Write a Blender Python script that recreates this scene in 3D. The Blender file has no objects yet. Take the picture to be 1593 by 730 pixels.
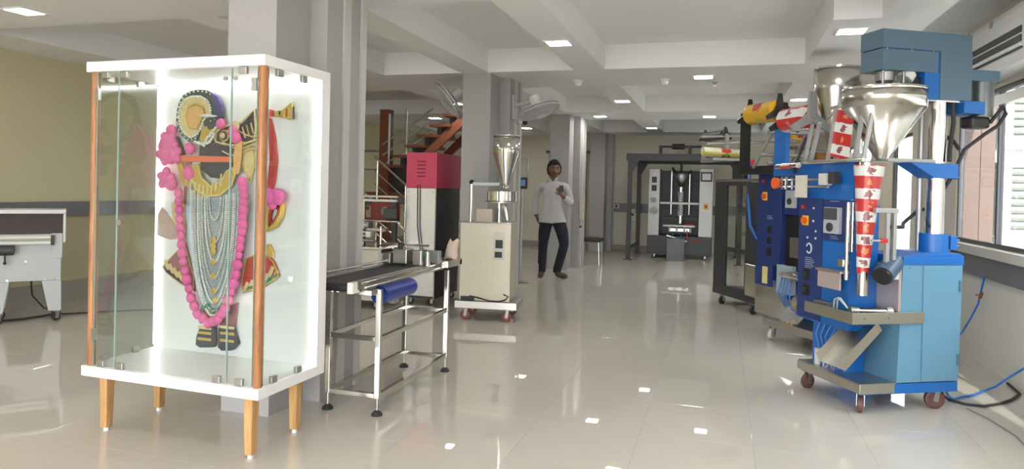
import bpy, bmesh, math, random
from mathutils import Vector, Matrix
random.seed(7)
S = bpy.context.scene
COL = S.collection
PI = math.pi

# ---------------------------------------------------------------- camera, sky, sun, exposure
def make_camera():
    f, py, pit, rol, yaw, H = 1066.9, 304.5, 0.0113, 0.02466, 0.29573, 1.36
    c, s = math.cos, math.sin
    A = Matrix(((c(yaw), s(yaw), 0), (0, 0, -1), (-s(yaw), c(yaw), 0)))
    P = Matrix(((1, 0, 0), (0, c(pit), -s(pit)), (0, s(pit), c(pit))))
    R = Matrix(((c(rol), -s(rol), 0), (s(rol), c(rol), 0), (0, 0, 1)))
    M = R @ P @ A
    cam = bpy.data.cameras.new('camera')
    cam.sensor_width = 36.0
    cam.lens = f / 1593.0 * 36.0
    cam.shift_y = -(365.0 - py) / 1593.0
    cam.clip_start = 0.05
    o = bpy.data.objects.new('camera', cam)
    COL.objects.link(o)
    right, down, fwd = M[0], M[1], M[2]
    W = Matrix(((right[0], -down[0], -fwd[0], 0), (right[1], -down[1], -fwd[1], 0), (right[2], -down[2], -fwd[2], H), (0, 0, 0, 1)))
    o.matrix_world = W
    S.camera = o
make_camera()

world = bpy.data.worlds.new('daylight sky')
S.world = world
world.use_nodes = True
wn = world.node_tree.nodes
wl = world.node_tree.links
wn['Background'].inputs['Strength'].default_value = 3.2
wn['Background'].inputs['Color'].default_value = (0.94, 0.975, 1.0, 1)

sun = bpy.data.lights.new('sun', 'SUN')
sun.energy = 6.0
sun.angle = 0.01
sun.color = (1.0, 0.93, 0.82)
so = bpy.data.objects.new('sun', sun)
COL.objects.link(so)
so.rotation_euler = Vector((-0.12, 0.80, -0.50)).to_track_quat('-Z', 'Y').to_euler()

S.view_settings.view_transform = 'Standard'
S.view_settings.look = 'None'
S.view_settings.gamma = 1.0
S.view_settings.use_curve_mapping = False
S.view_settings.exposure = 1.78
S.cycles.max_bounces = 8
S.cycles.diffuse_bounces = 5
S.cycles.glossy_bounces = 4
S.cycles.transparent_max_bounces = 16
S.cycles.sample_clamp_indirect = 6.0
S.cycles.caustics_reflective = False
S.cycles.caustics_refractive = False
S.cycles.use_denoising = True

# ---------------------------------------------------------------- materials
MATS = {}
def mat(name, col, rough=0.5, metal=0.0, var=0.05, scale=6.0, bump=0.0, coat=0.0, spec=0.5, emit=None, estr=0.0, aniso=0.0, stretch=None):
    if name in MATS: return MATS[name]
    m = bpy.data.materials.new(name)
    m.use_nodes = True
    nt = m.node_tree
    b = nt.nodes['Principled BSDF']
    b.inputs['Roughness'].default_value = rough
    b.inputs['Metallic'].default_value = metal
    b.inputs['Specular IOR Level'].default_value = spec
    b.inputs['Coat Weight'].default_value = coat
    b.inputs['Coat Roughness'].default_value = 0.05
    c = (*col, 1)
    b.inputs['Base Color'].default_value = c
    if emit:
        b.inputs['Emission Color'].default_value = (*emit, 1)
        b.inputs['Emission Strength'].default_value = estr
    if var > 0 or bump > 0:
        tc = nt.nodes.new('ShaderNodeTexCoord')
        mp = nt.nodes.new('ShaderNodeMapping')
        if stretch: mp.inputs['Scale'].default_value = stretch
        nz = nt.nodes.new('ShaderNodeTexNoise')
        nz.inputs['Scale'].default_value = scale
        nz.inputs['Detail'].default_value = 3
        nt.links.new(tc.outputs['Object'], mp.inputs[0])
        nt.links.new(mp.outputs[0], nz.inputs['Vector'])
        if var > 0:
            mx = nt.nodes.new('ShaderNodeMix')
            mx.data_type = 'RGBA'
            mx.inputs[6].default_value = tuple(max(0, v * (1 - var)) for v in col) + (1,)
            mx.inputs[7].default_value = tuple(min(1, v * (1 + var)) for v in col) + (1,)
            nt.links.new(nz.outputs['Fac'], mx.inputs[0])
            nt.links.new(mx.outputs[2], b.inputs['Base Color'])
        if bump > 0:
            bp = nt.nodes.new('ShaderNodeBump')
            bp.inputs['Strength'].default_value = bump
            bp.inputs['Distance'].default_value = 0.01
            nt.links.new(nz.outputs['Fac'], bp.inputs['Height'])
            nt.links.new(bp.outputs[0], b.inputs['Normal'])
    MATS[name] = m
    return m

def glass(name, tint=(0.95, 0.98, 0.96), refl=1.0, rough=0.0, base=0.05):
    if name in MATS: return MATS[name]
    m = bpy.data.materials.new(name)
    m.use_nodes = True
    nt = m.node_tree
    nt.nodes.clear()
    out = nt.nodes.new('ShaderNodeOutputMaterial')
    tr = nt.nodes.new('ShaderNodeBsdfTransparent')
    tr.inputs[0].default_value = (*tint, 1)
    gl = nt.nodes.new('ShaderNodeBsdfGlossy')
    gl.inputs['Roughness'].default_value = rough
    lw = nt.nodes.new('ShaderNodeLayerWeight')
    pw = nt.nodes.new('ShaderNodeMath'); pw.operation = 'POWER'; pw.inputs[1].default_value = 5.0
    mu = nt.nodes.new('ShaderNodeMath'); mu.operation = 'MULTIPLY_ADD'; mu.inputs[1].default_value = 0.9 * refl; mu.inputs[2].default_value = base * refl
    nt.links.new(lw.outputs['Facing'], pw.inputs[0])
    nt.links.new(pw.outputs[0], mu.inputs[0])
    mx = nt.nodes.new('ShaderNodeMixShader')
    nt.links.new(mu.outputs[0], mx.inputs[0])
    nt.links.new(tr.outputs[0], mx.inputs[1])
    nt.links.new(gl.outputs[0], mx.inputs[2])
    nt.links.new(mx.outputs[0], out.inputs[0])
    MATS[name] = m
    return m

def wood(name, c1, c2):
    if name in MATS: return MATS[name]
    m = mat(name, c1, 0.45, var=0)
    nt = m.node_tree
    tc = nt.nodes.new('ShaderNodeTexCoord')
    mp = nt.nodes.new('ShaderNodeMapping')
    mp.inputs['Scale'].default_value = (22, 22, 1.6)
    nz = nt.nodes.new('ShaderNodeTexNoise')
    nz.inputs['Scale'].default_value = 2.5
    nz.inputs['Detail'].default_value = 5
    nz.inputs['Distortion'].default_value = 1.2
    rp = nt.nodes.new('ShaderNodeValToRGB')
    rp.color_ramp.elements[0].position = 0.35
    rp.color_ramp.elements[0].color = (*c2, 1)
    rp.color_ramp.elements[1].position = 0.65
    rp.color_ramp.elements[1].color = (*c1, 1)
    nt.links.new(tc.outputs['Object'], mp.inputs[0])
    nt.links.new(mp.outputs[0], nz.inputs['Vector'])
    nt.links.new(nz.outputs['Fac'], rp.inputs[0])
    nt.links.new(rp.outputs[0], nt.nodes['Principled BSDF'].inputs['Base Color'])
    return m

def film(name, period, c_a, c_b, c_mark1, c_mark2, split=0.5, r1=0.026, r2=0.02):
    """printed wrapping film: bands along local z, round marks in the middle of each band"""
    if name in MATS: return MATS[name]
    m = mat(name, c_a, 0.25, var=0, coat=0.3)
    nt = m.node_tree
    N = nt.nodes.new
    L = nt.links.new
    tc = N('ShaderNodeTexCoord')
    sx = N('ShaderNodeSeparateXYZ')
    L(tc.outputs['Object'], sx.inputs[0])
    def M(op, a, b=None):
        n = N('ShaderNodeMath')
        n.operation = op
        for i, v in enumerate((a, b)):
            if v is None: continue
            if isinstance(v, (int, float)): n.inputs[i].default_value = v
            else: L(v, n.inputs[i])
        return n.outputs[0]
    fr = M('FRACT', M('ADD', M('DIVIDE', sx.outputs['Z'], period), 50.0))
    wob = N('ShaderNodeTexNoise')
    wob.inputs['Scale'].default_value = 38
    L(tc.outputs['Object'], wob.inputs['Vector'])
    fr2 = M('ADD', fr, M('MULTIPLY', M('SUBTRACT', wob.outputs['Fac'], 0.5), 0.16))
    isb = M('GREATER_THAN', fr2, split)
    def disc(cz, r):
        dz = M('MULTIPLY', M('SUBTRACT', fr, cz), period)
        d = M('SQRT', M('ADD', M('MULTIPLY', dz, dz), M('MULTIPLY', sx.outputs['X'], sx.outputs['X'])))
        d = M('ADD', d, M('MULTIPLY', M('SUBTRACT', wob.outputs['Fac'], 0.5), 0.075))
        return M('LESS_THAN', d, r)
    def mix(fac, a, b):
        n = N('ShaderNodeMix')
        n.data_type = 'RGBA'
        L(fac, n.inputs[0])
        for i, v in ((6, a), (7, b)):
            if isinstance(v, tuple): n.inputs[i].default_value = (*v, 1)
            else: L(v, n.inputs[i])
        return n.outputs[2]
    c = mix(isb, c_a, c_b)
    c = mix(disc(split / 2, r1), c, c_mark1)
    c = mix(disc((1 + split) / 2, r2), c, c_mark2)
    L(c, nt.nodes['Principled BSDF'].inputs['Base Color'])
    return m

# ---------------------------------------------------------------- mesh builder
class MB:
    def __init__(s): s.v = []; s.f = []; s.sm = []
    def add(s, vs, fs, smooth=False):
        k = len(s.v)
        s.v += [tuple(p) for p in vs]
        s.f += [tuple(i + k for i in f) for f in fs]
        s.sm += [smooth] * len(fs)
        return s
    def box(s, x0, x1, y0, y1, z0, z1):
        x0, x1 = min(x0, x1), max(x0, x1); y0, y1 = min(y0, y1), max(y0, y1); z0, z1 = min(z0, z1), max(z0, z1)
        return s.add([(x0,y0,z0),(x1,y0,z0),(x1,y1,z0),(x0,y1,z0),(x0,y0,z1),(x1,y0,z1),(x1,y1,z1),(x0,y1,z1)],
                     [(3,2,1,0),(4,5,6,7),(0,1,5,4),(1,2,6,5),(2,3,7,6),(3,0,4,7)])
    def cyl(s, p0, p1, r0, r1=None, n=16, caps=True):
        r1 = r0 if r1 is None else r1
        p0, p1 = Vector(p0), Vector(p1)
        d = (p1 - p0).normalized()
        u = d.orthogonal().normalized(); w = d.cross(u)
        vs = []
        for p, r in ((p0, r0), (p1, r1)):
            for i in range(n):
                a = 2 * PI * i / n
                vs.append(p + (u * math.cos(a) + w * math.sin(a)) * r)
        s.add(vs, [(i, (i + 1) % n, n + (i + 1) % n, n + i) for i in range(n)], True)
        if caps:
            s.add(vs[:n], [tuple(range(n))[::-1]]); s.add(vs[n:], [tuple(range(n))])
        return s
    def bar(s, p0, p1, w, h, up=(0, 0, 1)):
        p0, p1 = Vector(p0), Vector(p1)
        d = (p1 - p0).normalized(); up = Vector(up)
        if abs(d.dot(up)) > 0.98: up = Vector((0, 1, 0))
        a = d.cross(up).normalized() * (w / 2); b = a.cross(d).normalized() * (h / 2)
        vs = [p + sa * a + sb * b for p in (p0, p1) for sa, sb in ((-1,-1),(1,-1),(1,1),(-1,1))]
        return s.add(vs, [(0,1,2,3),(7,6,5,4),(0,4,5,1),(1,5,6,2),(2,6,7,3),(3,7,4,0)])
    def tube(s, pts, r, n=8, closed=False):
        pts = [Vector(p) for p in pts]
        m = len(pts); rings = []
        u = None
        for i, p in enumerate(pts):
            if closed: d = (pts[(i + 1) % m] - pts[i - 1]).normalized()
            else: d = (pts[min(i + 1, m - 1)] - pts[max(i - 1, 0)]).normalized()
            if u is None: u = d.orthogonal().normalized()
            u = (u - d * u.dot(d)).normalized()
            w = d.cross(u)
            rr = r[i] if isinstance(r, (list, tuple)) else r
            rings.append([p + (u * math.cos(2*PI*k/n) + w * math.sin(2*PI*k/n)) * rr for k in range(n)])
        vs = [q for g in rings for q in g]
        fs = []
        for i in range(m if closed else m - 1):
            j = (i + 1) % m
            fs += [(i*n+k, i*n+(k+1)%n, j*n+(k+1)%n, j*n+k) for k in range(n)]
        s.add(vs, fs, True)
        if not closed:
            s.add(rings[0], [tuple(range(n))[::-1]]); s.add(rings[-1], [tuple(range(n))])
        return s
    def lathe(s, prof, c=(0, 0, 0), n=32, axis='z', caps=True):
        vs = []
        for r, h in prof:
            for i in range(n):
                a = 2 * PI * i / n
                x, y = r * math.cos(a), r * math.sin(a)
                p = (x, y, h) if axis == 'z' else ((h, x, y) if axis == 'x' else (y, h, x))
                vs.append((p[0] + c[0], p[1] + c[1], p[2] + c[2]))
        run = [0]
        for k in range(1, len(prof)):
            run.append(k)
            last = k == len(prof) - 1
            if not last:
                d0 = Vector((prof[k][0]-prof[k-1][0], prof[k][1]-prof[k-1][1])); d1 = Vector((prof[k+1][0]-prof[k][0], prof[k+1][1]-prof[k][1]))
                sharp = d0.length > 1e-9 and d1.length > 1e-9 and abs(d0.angle_signed(d1)) > 0.42
            if last or sharp:        # hard crease: separate rings on both sides
                sub = [v for q in run for v in vs[q*n:(q+1)*n]]
                s.add(sub, [(q*n+i, q*n+(i+1)%n, (q+1)*n+(i+1)%n, (q+1)*n+i) for q in range(len(run)-1) for i in range(n)], True)
                run = [k]
        if caps:
            if prof[0][0] > 1e-4: s.add(vs[:n], [tuple(range(n))[::-1]])
            if prof[-1][0] > 1e-4: s.add(vs[-n:], [tuple(range(n))])
        return s
    def prism(s, poly, d0, d1, plane='xz'):
        def P(u, v, d): return {'xz': (u, d, v), 'xy': (u, v, d), 'yz': (d, u, v)}[plane]
        n = len(poly)
        vs = [P(u, v, d0) for u, v in poly] + [P(u, v, d1) for u, v in poly]
        return s.add(vs, [tuple(range(n)), tuple(range(2*n-1, n-1, -1))] + [(i, n+i, n+(i+1)%n, (i+1)%n) for i in range(n)])
    def ball(s, c, r, sc=(1, 1, 1), nu=12, nv=8):
        vs = [(c[0], c[1], c[2] - r * sc[2])]
        for j in range(1, nv):
            b = -PI/2 + PI*j/nv
            for i in range(nu):
                a = 2*PI*i/nu
                vs.append((c[0]+r*sc[0]*math.cos(b)*math.cos(a), c[1]+r*sc[1]*math.cos(b)*math.sin(a), c[2]+r*sc[2]*math.sin(b)))
        vs.append((c[0], c[1], c[2] + r * sc[2]))
        fs = [(0, 1+(i+1)%nu, 1+i) for i in range(nu)]
        for j in range(nv-2):
            o = 1 + j*nu
            fs += [(o+i, o+(i+1)%nu, o+nu+(i+1)%nu, o+nu+i) for i in range(nu)]
        o = 1 + (nv-2)*nu; t = len(vs)-1
        fs += [(o+i, o+(i+1)%nu, t) for i in range(nu)]
        return s.add(vs, fs, True)
    def sheet(s, rows, thick=0.0):
        """grid of points rows[i][j]"""
        m, n = len(rows), len(rows[0])
        vs = [p for r in rows for p in r]
        fs = [(i*n+j, i*n+j+1, (i+1)*n+j+1, (i+1)*n+j) for i in range(m-1) for j in range(n-1)]
        return s.add(vs, fs, True)
    def mesh(s, name):
        me = bpy.data.meshes.new(name)
        me.from_pydata(s.v, [], s.f)
        me.polygons.foreach_set('use_smooth', s.sm)
        bm = bmesh.new(); bm.from_mesh(me)
        bmesh.ops.recalc_face_normals(bm, faces=bm.faces)
        bm.to_mesh(me); bm.free()
        me.update()
        return me
    def build(s, name, m, parent=None, bevel=0.0, loc=None, rot=None, solid=0.0, label=None):
        o = bpy.data.objects.new(name, s.mesh(name))
        COL.objects.link(o)
        o.data.materials.append(m)
        if parent: o.parent = parent
        if loc: o.location = loc
        if rot: o.rotation_euler = rot
        if solid:
            q = o.modifiers.new('thickness', 'SOLIDIFY'); q.thickness = solid; q.offset = 0
        if bevel:
            q = o.modifiers.new('edge', 'BEVEL'); q.width = bevel; q.segments = 2; q.limit_method = 'ANGLE'; q.angle_limit = 0.7
        if label: o['label'] = label
        return o
def tag(o, label=None, cat=None, group=None, kind=None):
    if label: o['label'] = label
    if cat: o['category'] = cat
    if group: o['group'] = group
    if kind: o['kind'] = kind
    return o
def thing(name, label, cat, loc=(0, 0, 0), rz=0.0, group=None):
    o = bpy.data.objects.new(name, None)
    COL.objects.link(o)
    o.empty_display_size = 0.1
    o.location = loc
    o.rotation_euler = (0, 0, rz)
    return tag(o, label, cat, group)
def struct(o, label=None): o['kind'] = 'structure'; (o.__setitem__('label', label) if label else None); return o
def box(name, m, parent, *b, bevel=0.0, label=None): return MB().box(*b).build(name, m, parent, bevel, label=label)
def dup(root, loc, rz=None, label=None):
    def cp(o, parent):
        c = o.copy(); COL.objects.link(c)
        if parent: c.parent = parent
        for ch in o.children: cp(ch, c)
        return c
    r = cp(root, None)
    r.location = loc
    if rz is not None: r.rotation_euler = (0, 0, rz)
    if label: r['label'] = label
    return r

WHITE = mat('ceiling white paint', (0.87, 0.875, 0.88), 0.75, var=0.02, scale=2)
CREAM = mat('cream yellow wall paint', (0.60, 0.55, 0.36), 0.7, var=0.03, scale=1.5)
CREAM2 = mat('pale cream wall paint', (0.70, 0.66, 0.55), 0.7, var=0.03, scale=1.5)
GREYP = mat('grey pillar paint', (0.40, 0.39, 0.385), 0.55, var=0.03, scale=2)
GREYL = mat('light grey corner trim', (0.58, 0.56, 0.54), 0.5, var=0.03)
DADO = mat('dark grey granite dado', (0.17, 0.17, 0.18), 0.25, var=0.25, scale=60)
BASEB = mat('grey brown baseboard tile', (0.34, 0.31, 0.26), 0.2, var=0.06)
TILE = mat('polished cream vitrified tile', (0.62, 0.578, 0.512), 0.04, var=0.03, scale=1.1, spec=0.95)
def world_coords(m):      # vary the tone over the whole floor instead of repeating it in each tile
    nt = m.node_tree
    g = nt.nodes.new('ShaderNodeNewGeometry')
    for n in nt.nodes:
        if n.type == 'MAPPING': nt.links.new(g.outputs['Position'], n.inputs[0])
world_coords(TILE)
def polished(m, ior, rough):      # diffuse body under a clear polished glaze
    nt = m.node_tree
    b = nt.nodes['Principled BSDF']
    src = b.inputs['Base Color'].links[0].from_socket
    df = nt.nodes.new('ShaderNodeBsdfDiffuse'); gl = nt.nodes.new('ShaderNodeBsdfGlossy'); fr = nt.nodes.new('ShaderNodeFresnel'); mx = nt.nodes.new('ShaderNodeMixShader')
    gl.inputs['Roughness'].default_value = rough
    fr.inputs['IOR'].default_value = ior
    nt.links.new(src, df.inputs['Color'])
    nt.links.new(fr.outputs[0], mx.inputs[0]); nt.links.new(df.outputs[0], mx.inputs[1]); nt.links.new(gl.outputs[0], mx.inputs[2])
    nt.links.new(mx.outputs[0], nt.nodes['Material Output'].inputs[0])
polished(TILE, 2.5, 0.012)
GROUT = mat('tile grout', (0.44, 0.41, 0.36), 0.5)
ALU = mat('brushed aluminium', (0.62, 0.62, 0.60), 0.35, 1.0, var=0.05)
STEEL = mat('polished stainless steel', (0.72, 0.70, 0.66), 0.14, 1.0, var=0.03)
STEELB = mat('brushed stainless steel', (0.55, 0.53, 0.48), 0.34, 1.0, var=0.06, scale=30, stretch=(1, 1, 12))
STEELD = mat('dull steel', (0.36, 0.36, 0.36), 0.4, 0.9, var=0.08)
GREYM = mat('grey machine metal', (0.42, 0.42, 0.42), 0.4, 0.5, var=0.06)
BLACK = mat('black plastic', (0.012, 0.012, 0.013), 0.45, var=0.1)
RUBBER = mat('black rubber', (0.025, 0.025, 0.027), 0.7, var=0.1)
DARK = mat('dark grey powder coat', (0.038, 0.039, 0.042), 0.45, var=0.08)
LBLUE = mat('light blue enamel', (0.12, 0.265, 0.385), 0.42, var=0.03, scale=3)
SLATE = mat('slate blue enamel', (0.092, 0.155, 0.215), 0.42, var=0.03, scale=3)
BLUE = mat('bright blue enamel', (0.012, 0.13, 0.44), 0.35, var=0.04)
NAVY = mat('navy control panel paint', (0.016, 0.036, 0.15), 0.35, var=0.05)
REDB = mat('crimson powder coat', (0.58, 0.05, 0.115), 0.45, var=0.04)
WPLAST = mat('white plastic', (0.78, 0.78, 0.76), 0.4, var=0.02)
WLAM = mat('white laminate', (0.83, 0.82, 0.82), 0.35, var=0.015)
MAROON = mat('maroon caster tread', (0.13, 0.055, 0.05), 0.5, var=0.15)
ORANGE = mat('orange plastic', (0.75, 0.12, 0.02), 0.35, var=0.03)
YELLOW = mat('yellow plastic', (0.80, 0.46, 0.03), 0.4, var=0.03)
REDP = mat('red plastic', (0.55, 0.02, 0.02), 0.3, var=0.03)
LED = mat('lit LED panel', (0.9, 0.9, 0.88), 0.5, var=0, emit=(1.0, 0.985, 0.95), estr=24.0)
GLS = glass('clear glass', (0.93, 0.965, 0.95), 1.0)
GLSW = glass('lightly tinted window glass', (0.84, 0.86, 0.86), 1.0)
SMOKE = glass('smoked bin acrylic', (0.60, 0.60, 0.58), 0.35)
GLSC = glass('display case glass', (0.90, 0.93, 0.92), 1.0, 0.0, 0.085)
GLSE = mat('green glass edge', (0.30, 0.42, 0.38), 0.15, var=0.02, coat=0.5)
ACRY = glass('smoky acrylic sheet', (0.80, 0.80, 0.78), 1.0)
HOSEB = mat('blue air hose', (0.03, 0.16, 0.55), 0.35, var=0.03)
# ================================================================ the setting
ZC, ZB = 2.88, 2.626            # coffer ceiling, underside of beams
XL, XR, YF, YB = -6.9, 2.1, -2.4, 15.75

# floor: polished tiles 0.6 m; the ones the camera sees one by one are parts, the rest one field
flo = struct(MB().box(XL, XR, YF, YB, -0.12, -0.016).build('floor', GROUT))
def in_view(x, y):
    c, s_ = math.cos(0.29573), math.sin(0.29573)
    lx = x * c + y * s_; d = -x * s_ + y * c
    return d > 1.9 and abs(lx / d) < 0.80
def tile_mesh(mb, x0, x1, y0, y1):
    e = 0.0003
    h = 0.0006
    mb.add([(x0+e,y0+e,-0.016),(x1-e,y0+e,-0.016),(x1-e,y1-e,-0.016),(x0+e,y1-e,-0.016),
            (x0+e,y0+e,-h),(x1-e,y0+e,-h),(x1-e,y1-e,-h),(x0+e,y1-e,-h),
            (x0+e+h,y0+e+h,0),(x1-e-h,y0+e+h,0),(x1-e-h,y1-e-h,0),(x0+e+h,y1-e-h,0)],
           [(3,2,1,0),(0,1,5,4),(1,2,6,5),(2,3,7,6),(3,0,4,7),(4,5,9,8),(5,6,10,9),(6,7,11,10),(7,4,8,11),(8,9,10,11)])
cells = []
nx0, ny0 = math.floor((XL + 0.4) / 0.6) - 1, math.floor((YF - 2.7) / 0.6)
for i in range(nx0, nx0 + 18):
    for j in range(ny0, ny0 + 34):
        x0, y0 = -0.4 + 0.6 * i, 2.7 + 0.6 * j
        x1, y1 = x0 + 0.6, y0 + 0.6
        cx0, cx1, cy0, cy1 = max(x0, XL), min(x1, XR), max(y0, YF), min(y1, YB)
        if cx1 - cx0 < 0.02 or cy1 - cy0 < 0.02: continue
        cells.append((math.hypot((cx0+cx1)/2, (cy0+cy1)/2), cx0, cx1, cy0, cy1))
cells.sort()
full = None
field = MB(); nt_ = 0
for d, x0, x1, y0, y1 in cells:
    if in_view((x0+x1)/2, (y0+y1)/2) and nt_ < 240 and y1 < 10.6:
        nt_ += 1
        if abs(x1-x0-0.6) < 1e-6 and abs(y1-y0-0.6) < 1e-6:
            if full is None:
                m_ = MB(); tile_mesh(m_, 0, 0.6, 0, 0.6); full = m_.mesh('floor_tile'); full.materials.append(TILE)
            o = bpy.data.objects.new('floor_tile', full); COL.objects.link(o)
            o.location = (x0, y0, 0); o.parent = flo
        else:
            m_ = MB(); tile_mesh(m_, x0, x1, y0, y1); m_.build('floor_tile', TILE, flo)
    else:
        tile_mesh(field, x0, x1, y0, y1)
tag(field.build('floor_tile_field', TILE, flo), kind='stuff')

# ceiling slab with downstand beams
cei = struct(MB().box(XL-0.2, XR+0.2, YF-0.2, YB+0.2, ZC, ZC+0.15).build('ceiling', WHITE))
cross = [(YF, 0.4), (3.15, 4.4), (7.15, 8.33), (11.1, 12.3), (14.9, YB)]
for y0, y1 in cross: box('ceiling_beam', WHITE, cei, XL, XR, y0, y1, ZB, ZC)
longs = [(XL, -6.2), (-4.06, -3.76), (-2.80, -2.49), (-1.53, -1.20), (0.74, 1.42)]
for k in range(len(cross) - 1):
    y0, y1 = cross[k][1], cross[k+1][0]
    for n_, (x0, x1) in enumerate(longs):
        if n_ == 4 and k == 1:
            box('ceiling_beam', WHITE, cei, 1.055, x1, y0, 5.4, ZB, ZC); box('ceiling_beam', WHITE, cei, x0, x1, 5.4, y1, ZB, ZC)
        else: box('ceiling_beam', WHITE, cei, x0, x1, y0, y1, ZB, ZC)

# walls
struct(MB().box(XL-0.2, XL, YF, YB, -0.12, ZC).build('wall_left', CREAM))
struct(MB().box(XL-0.2, XR+0.2, YB, YB+0.2, -0.12, ZC).build('wall_back', CREAM2))
struct(MB().box(XL, XL+0.02, YF, YB, 0.0, 0.21).build('baseboard_left', BASEB))
struct(MB().box(XL, -2.86, YB-0.02, YB, 0.0, 0.12).box(-2.42, XR, YB-0.02, YB, 0.0, 0.12).build('baseboard_back', BASEB))
struct(MB().box(XL, XL+0.03, YF, YB, 0.93, 1.09).build('trim_1', DADO))
struct(MB().box(-2.42, XR, YB-0.03, YB, 0.87, 1.07).build('trim_2', DADO))
wr = MB()
wins = [(2.2, 7.35, 0.97, 2.26), (8.93, 9.86, 0.35, 2.12), (11.2, 14.2, 0.5, 2.2)]
y = YF
for y0, y1, z0, z1 in wins:
    wr.box(XR, XR+0.06, y, y0, -0.12, ZC)
    wr.box(XR, XR+0.06, y0, y1, -0.12, z0); wr.box(XR, XR+0.06, y0, y1, z1, ZC)
    y = y1
wr.box(XR, XR+0.06, y, YB, -0.12, ZC)
struct(wr.build('wall_right', CREAM2))
struct(MB().box(XR-0.03, XR, YF, 7.34, 0.72, 0.89).build('trim_3', DADO))
struct(MB().box(XR-0.05, XR+0.06, 2.15, 7.42, 0.89, 0.965).build('trim_4', mat('cream window sill stone', (0.66, 0.62, 0.55), 0.3, var=0.05)))
# front wall behind the camera with the wide shop entrance
struct(MB().box(XL, -5.4, YF-0.2, YF, -0.12, ZC).box(1.5, XR+0.06, YF-0.2, YF, -0.12, ZC).box(-5.4, 1.5, YF-0.2, YF, 2.4, ZC).build('wall_front', CREAM2))
# windows: frame, mullions, panes
FRAME = mat('dark aluminium window frame', (0.10, 0.10, 0.11), 0.4, 0.6)
for k, (y0, y1, z0, z1) in enumerate(wins):
    fr = MB(); t = 0.035; x0, x1 = XR+0.015, XR+0.055
    fr.box(x0, x1, y0, y0+t, z0, z1).box(x0, x1, y1-t, y1, z0, z1).box(x0, x1, y0+t, y1-t, z0, z0+t).box(x0, x1, y0+t, y1-t, z1-t, z1)
    w = struct(fr.build('window_%d' % (k+1), FRAME))
    mul = {0: [3.6, 5.0, 6.40], 1: [], 2: [12.2, 13.2]}[k]
    ed = [y0+t] + mul + [y1-t]
    for q in mul: box('mullion', FRAME, w, x0, x1, q-0.018, q+0.018, z0+t, z1-t)
    for q in range(len(ed)-1): box('pane', GLSW, w, XR+0.032, XR+0.038, ed[q]+0.018, ed[q+1]-0.018, z0+t, z1-t)
    if k == 0: box('head_rail', ALU, w, XR+0.008, XR+0.06, y0+t, y1-t, 2.12, 2.2)

# pillars: a front block, a set-back block and light corner strips
def pillar(yf, label):
    p = struct(MB().box(-2.80, -2.47, yf, yf+0.34, 0, ZB).build('pillar', GREYP), label)
    box('rear_block', GREYP, p, -2.72, -2.35, yf+0.34, yf+0.80, 0, ZB)
    box('corner_strip', GREYL, p, -2.352, -2.335, yf+0.52, yf+0.60, 0, ZB)
    box('corner_strip', GREYL, p, -2.352, -2.335, yf+0.74, yf+0.805, 0, ZB)
    return p
pillar(3.38, 'grey square pillar right behind the glass display case')
pillar(7.20, 'grey pillar carrying two wall fans')
pillar(11.35, 'grey pillar beside the standing man')
pillar(15.10, 'grey pillar against the far back wall')
# door in the back wall
DOORM = mat('brown door laminate', (0.30, 0.24, 0.14), 0.45, var=0.06, scale=12)
d1 = struct(MB().box(-3.9, -2.98, YB-0.035, YB-0.002, 0, 2.2).build('door_1', DOORM))
box('door_frame', mat('dark door frame', (0.10, 0.085, 0.06), 0.5), d1, -3.97, -2.90, YB-0.05, YB-0.03, 2.2, 2.26)
box('door_handle', ALU, d1, -3.1, -3.06, YB-0.07, YB-0.035, 0.95, 1.1)

# ---------------------------------------------------------------- outside, seen through the windows
GRAN = mat('red brown granite cladding', (0.115, 0.075, 0.066), 0.35, var=0.45, scale=90)
gw = struct(MB().box(2.165, 2.60, 8.02, 8.85, -0.15, 3.6).build('trim_5', mat('cladding joint', (0.4, 0.33, 0.3), 0.6)), 'granite clad pier outside the near window')
box('granite_slab', GRAN, gw, 2.165, 2.492, 8.0, 8.02, -0.15, 3.6); box('granite_slab', GRAN, gw, 2.498, 2.62, 8.0, 8.02, -0.15, 3.6); box('granite_slab', GRAN, gw, 2.60, 2.62, 8.022, 8.85, -0.15, 3.6)
struct(MB().box(-30, 30, -30, 40, -0.30, -0.13).build('trim_6', mat('pale paving outside', (0.34, 0.32, 0.30), 0.8, var=0.1, scale=0.8)), 'paved yard outside')
struct(MB().box(9.5, 9.9, -6, 32, -0.13, 6.0).build('trim_7', mat('pale facade opposite', (0.30, 0.29, 0.27), 0.8, var=0.1)), 'pale building facade across the yard')
# roof edge over the window side
struct(MB().box(XR+0.06, XR+0.5, 2.5, 10.5, 2.75, 2.9).build('trim_8', WHITE), 'concrete canopy over the windows')
struct(MB().box(XL-0.2, XR+0.9, YF-2.6, YF-0.2, 2.75, 2.9).build('trim_9', WHITE), 'unseen canopy added over the entrance to keep out direct sun')  # added out of view to block direct sun through the entrance

fw = bpy.data.objects['trim_7']
for j in range(2):
    for i in range(9):
        y0 = 6.0 + 2.6*i; z0 = 0.8 + 2.6*j
        w_ = box('facade_window', mat('dark facade window', (0.10, 0.12, 0.13), 0.2), fw, 9.47, 9.5, y0, y0+1.4, z0, z0+1.4)
        for k in range(4): box('window_bar', mat('pale window bar', (0.4, 0.4, 0.4), 0.5), w_, 9.45, 9.47, y0+0.28*(k+1), y0+0.28*(k+1)+0.03, z0, z0+1.4)
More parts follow.
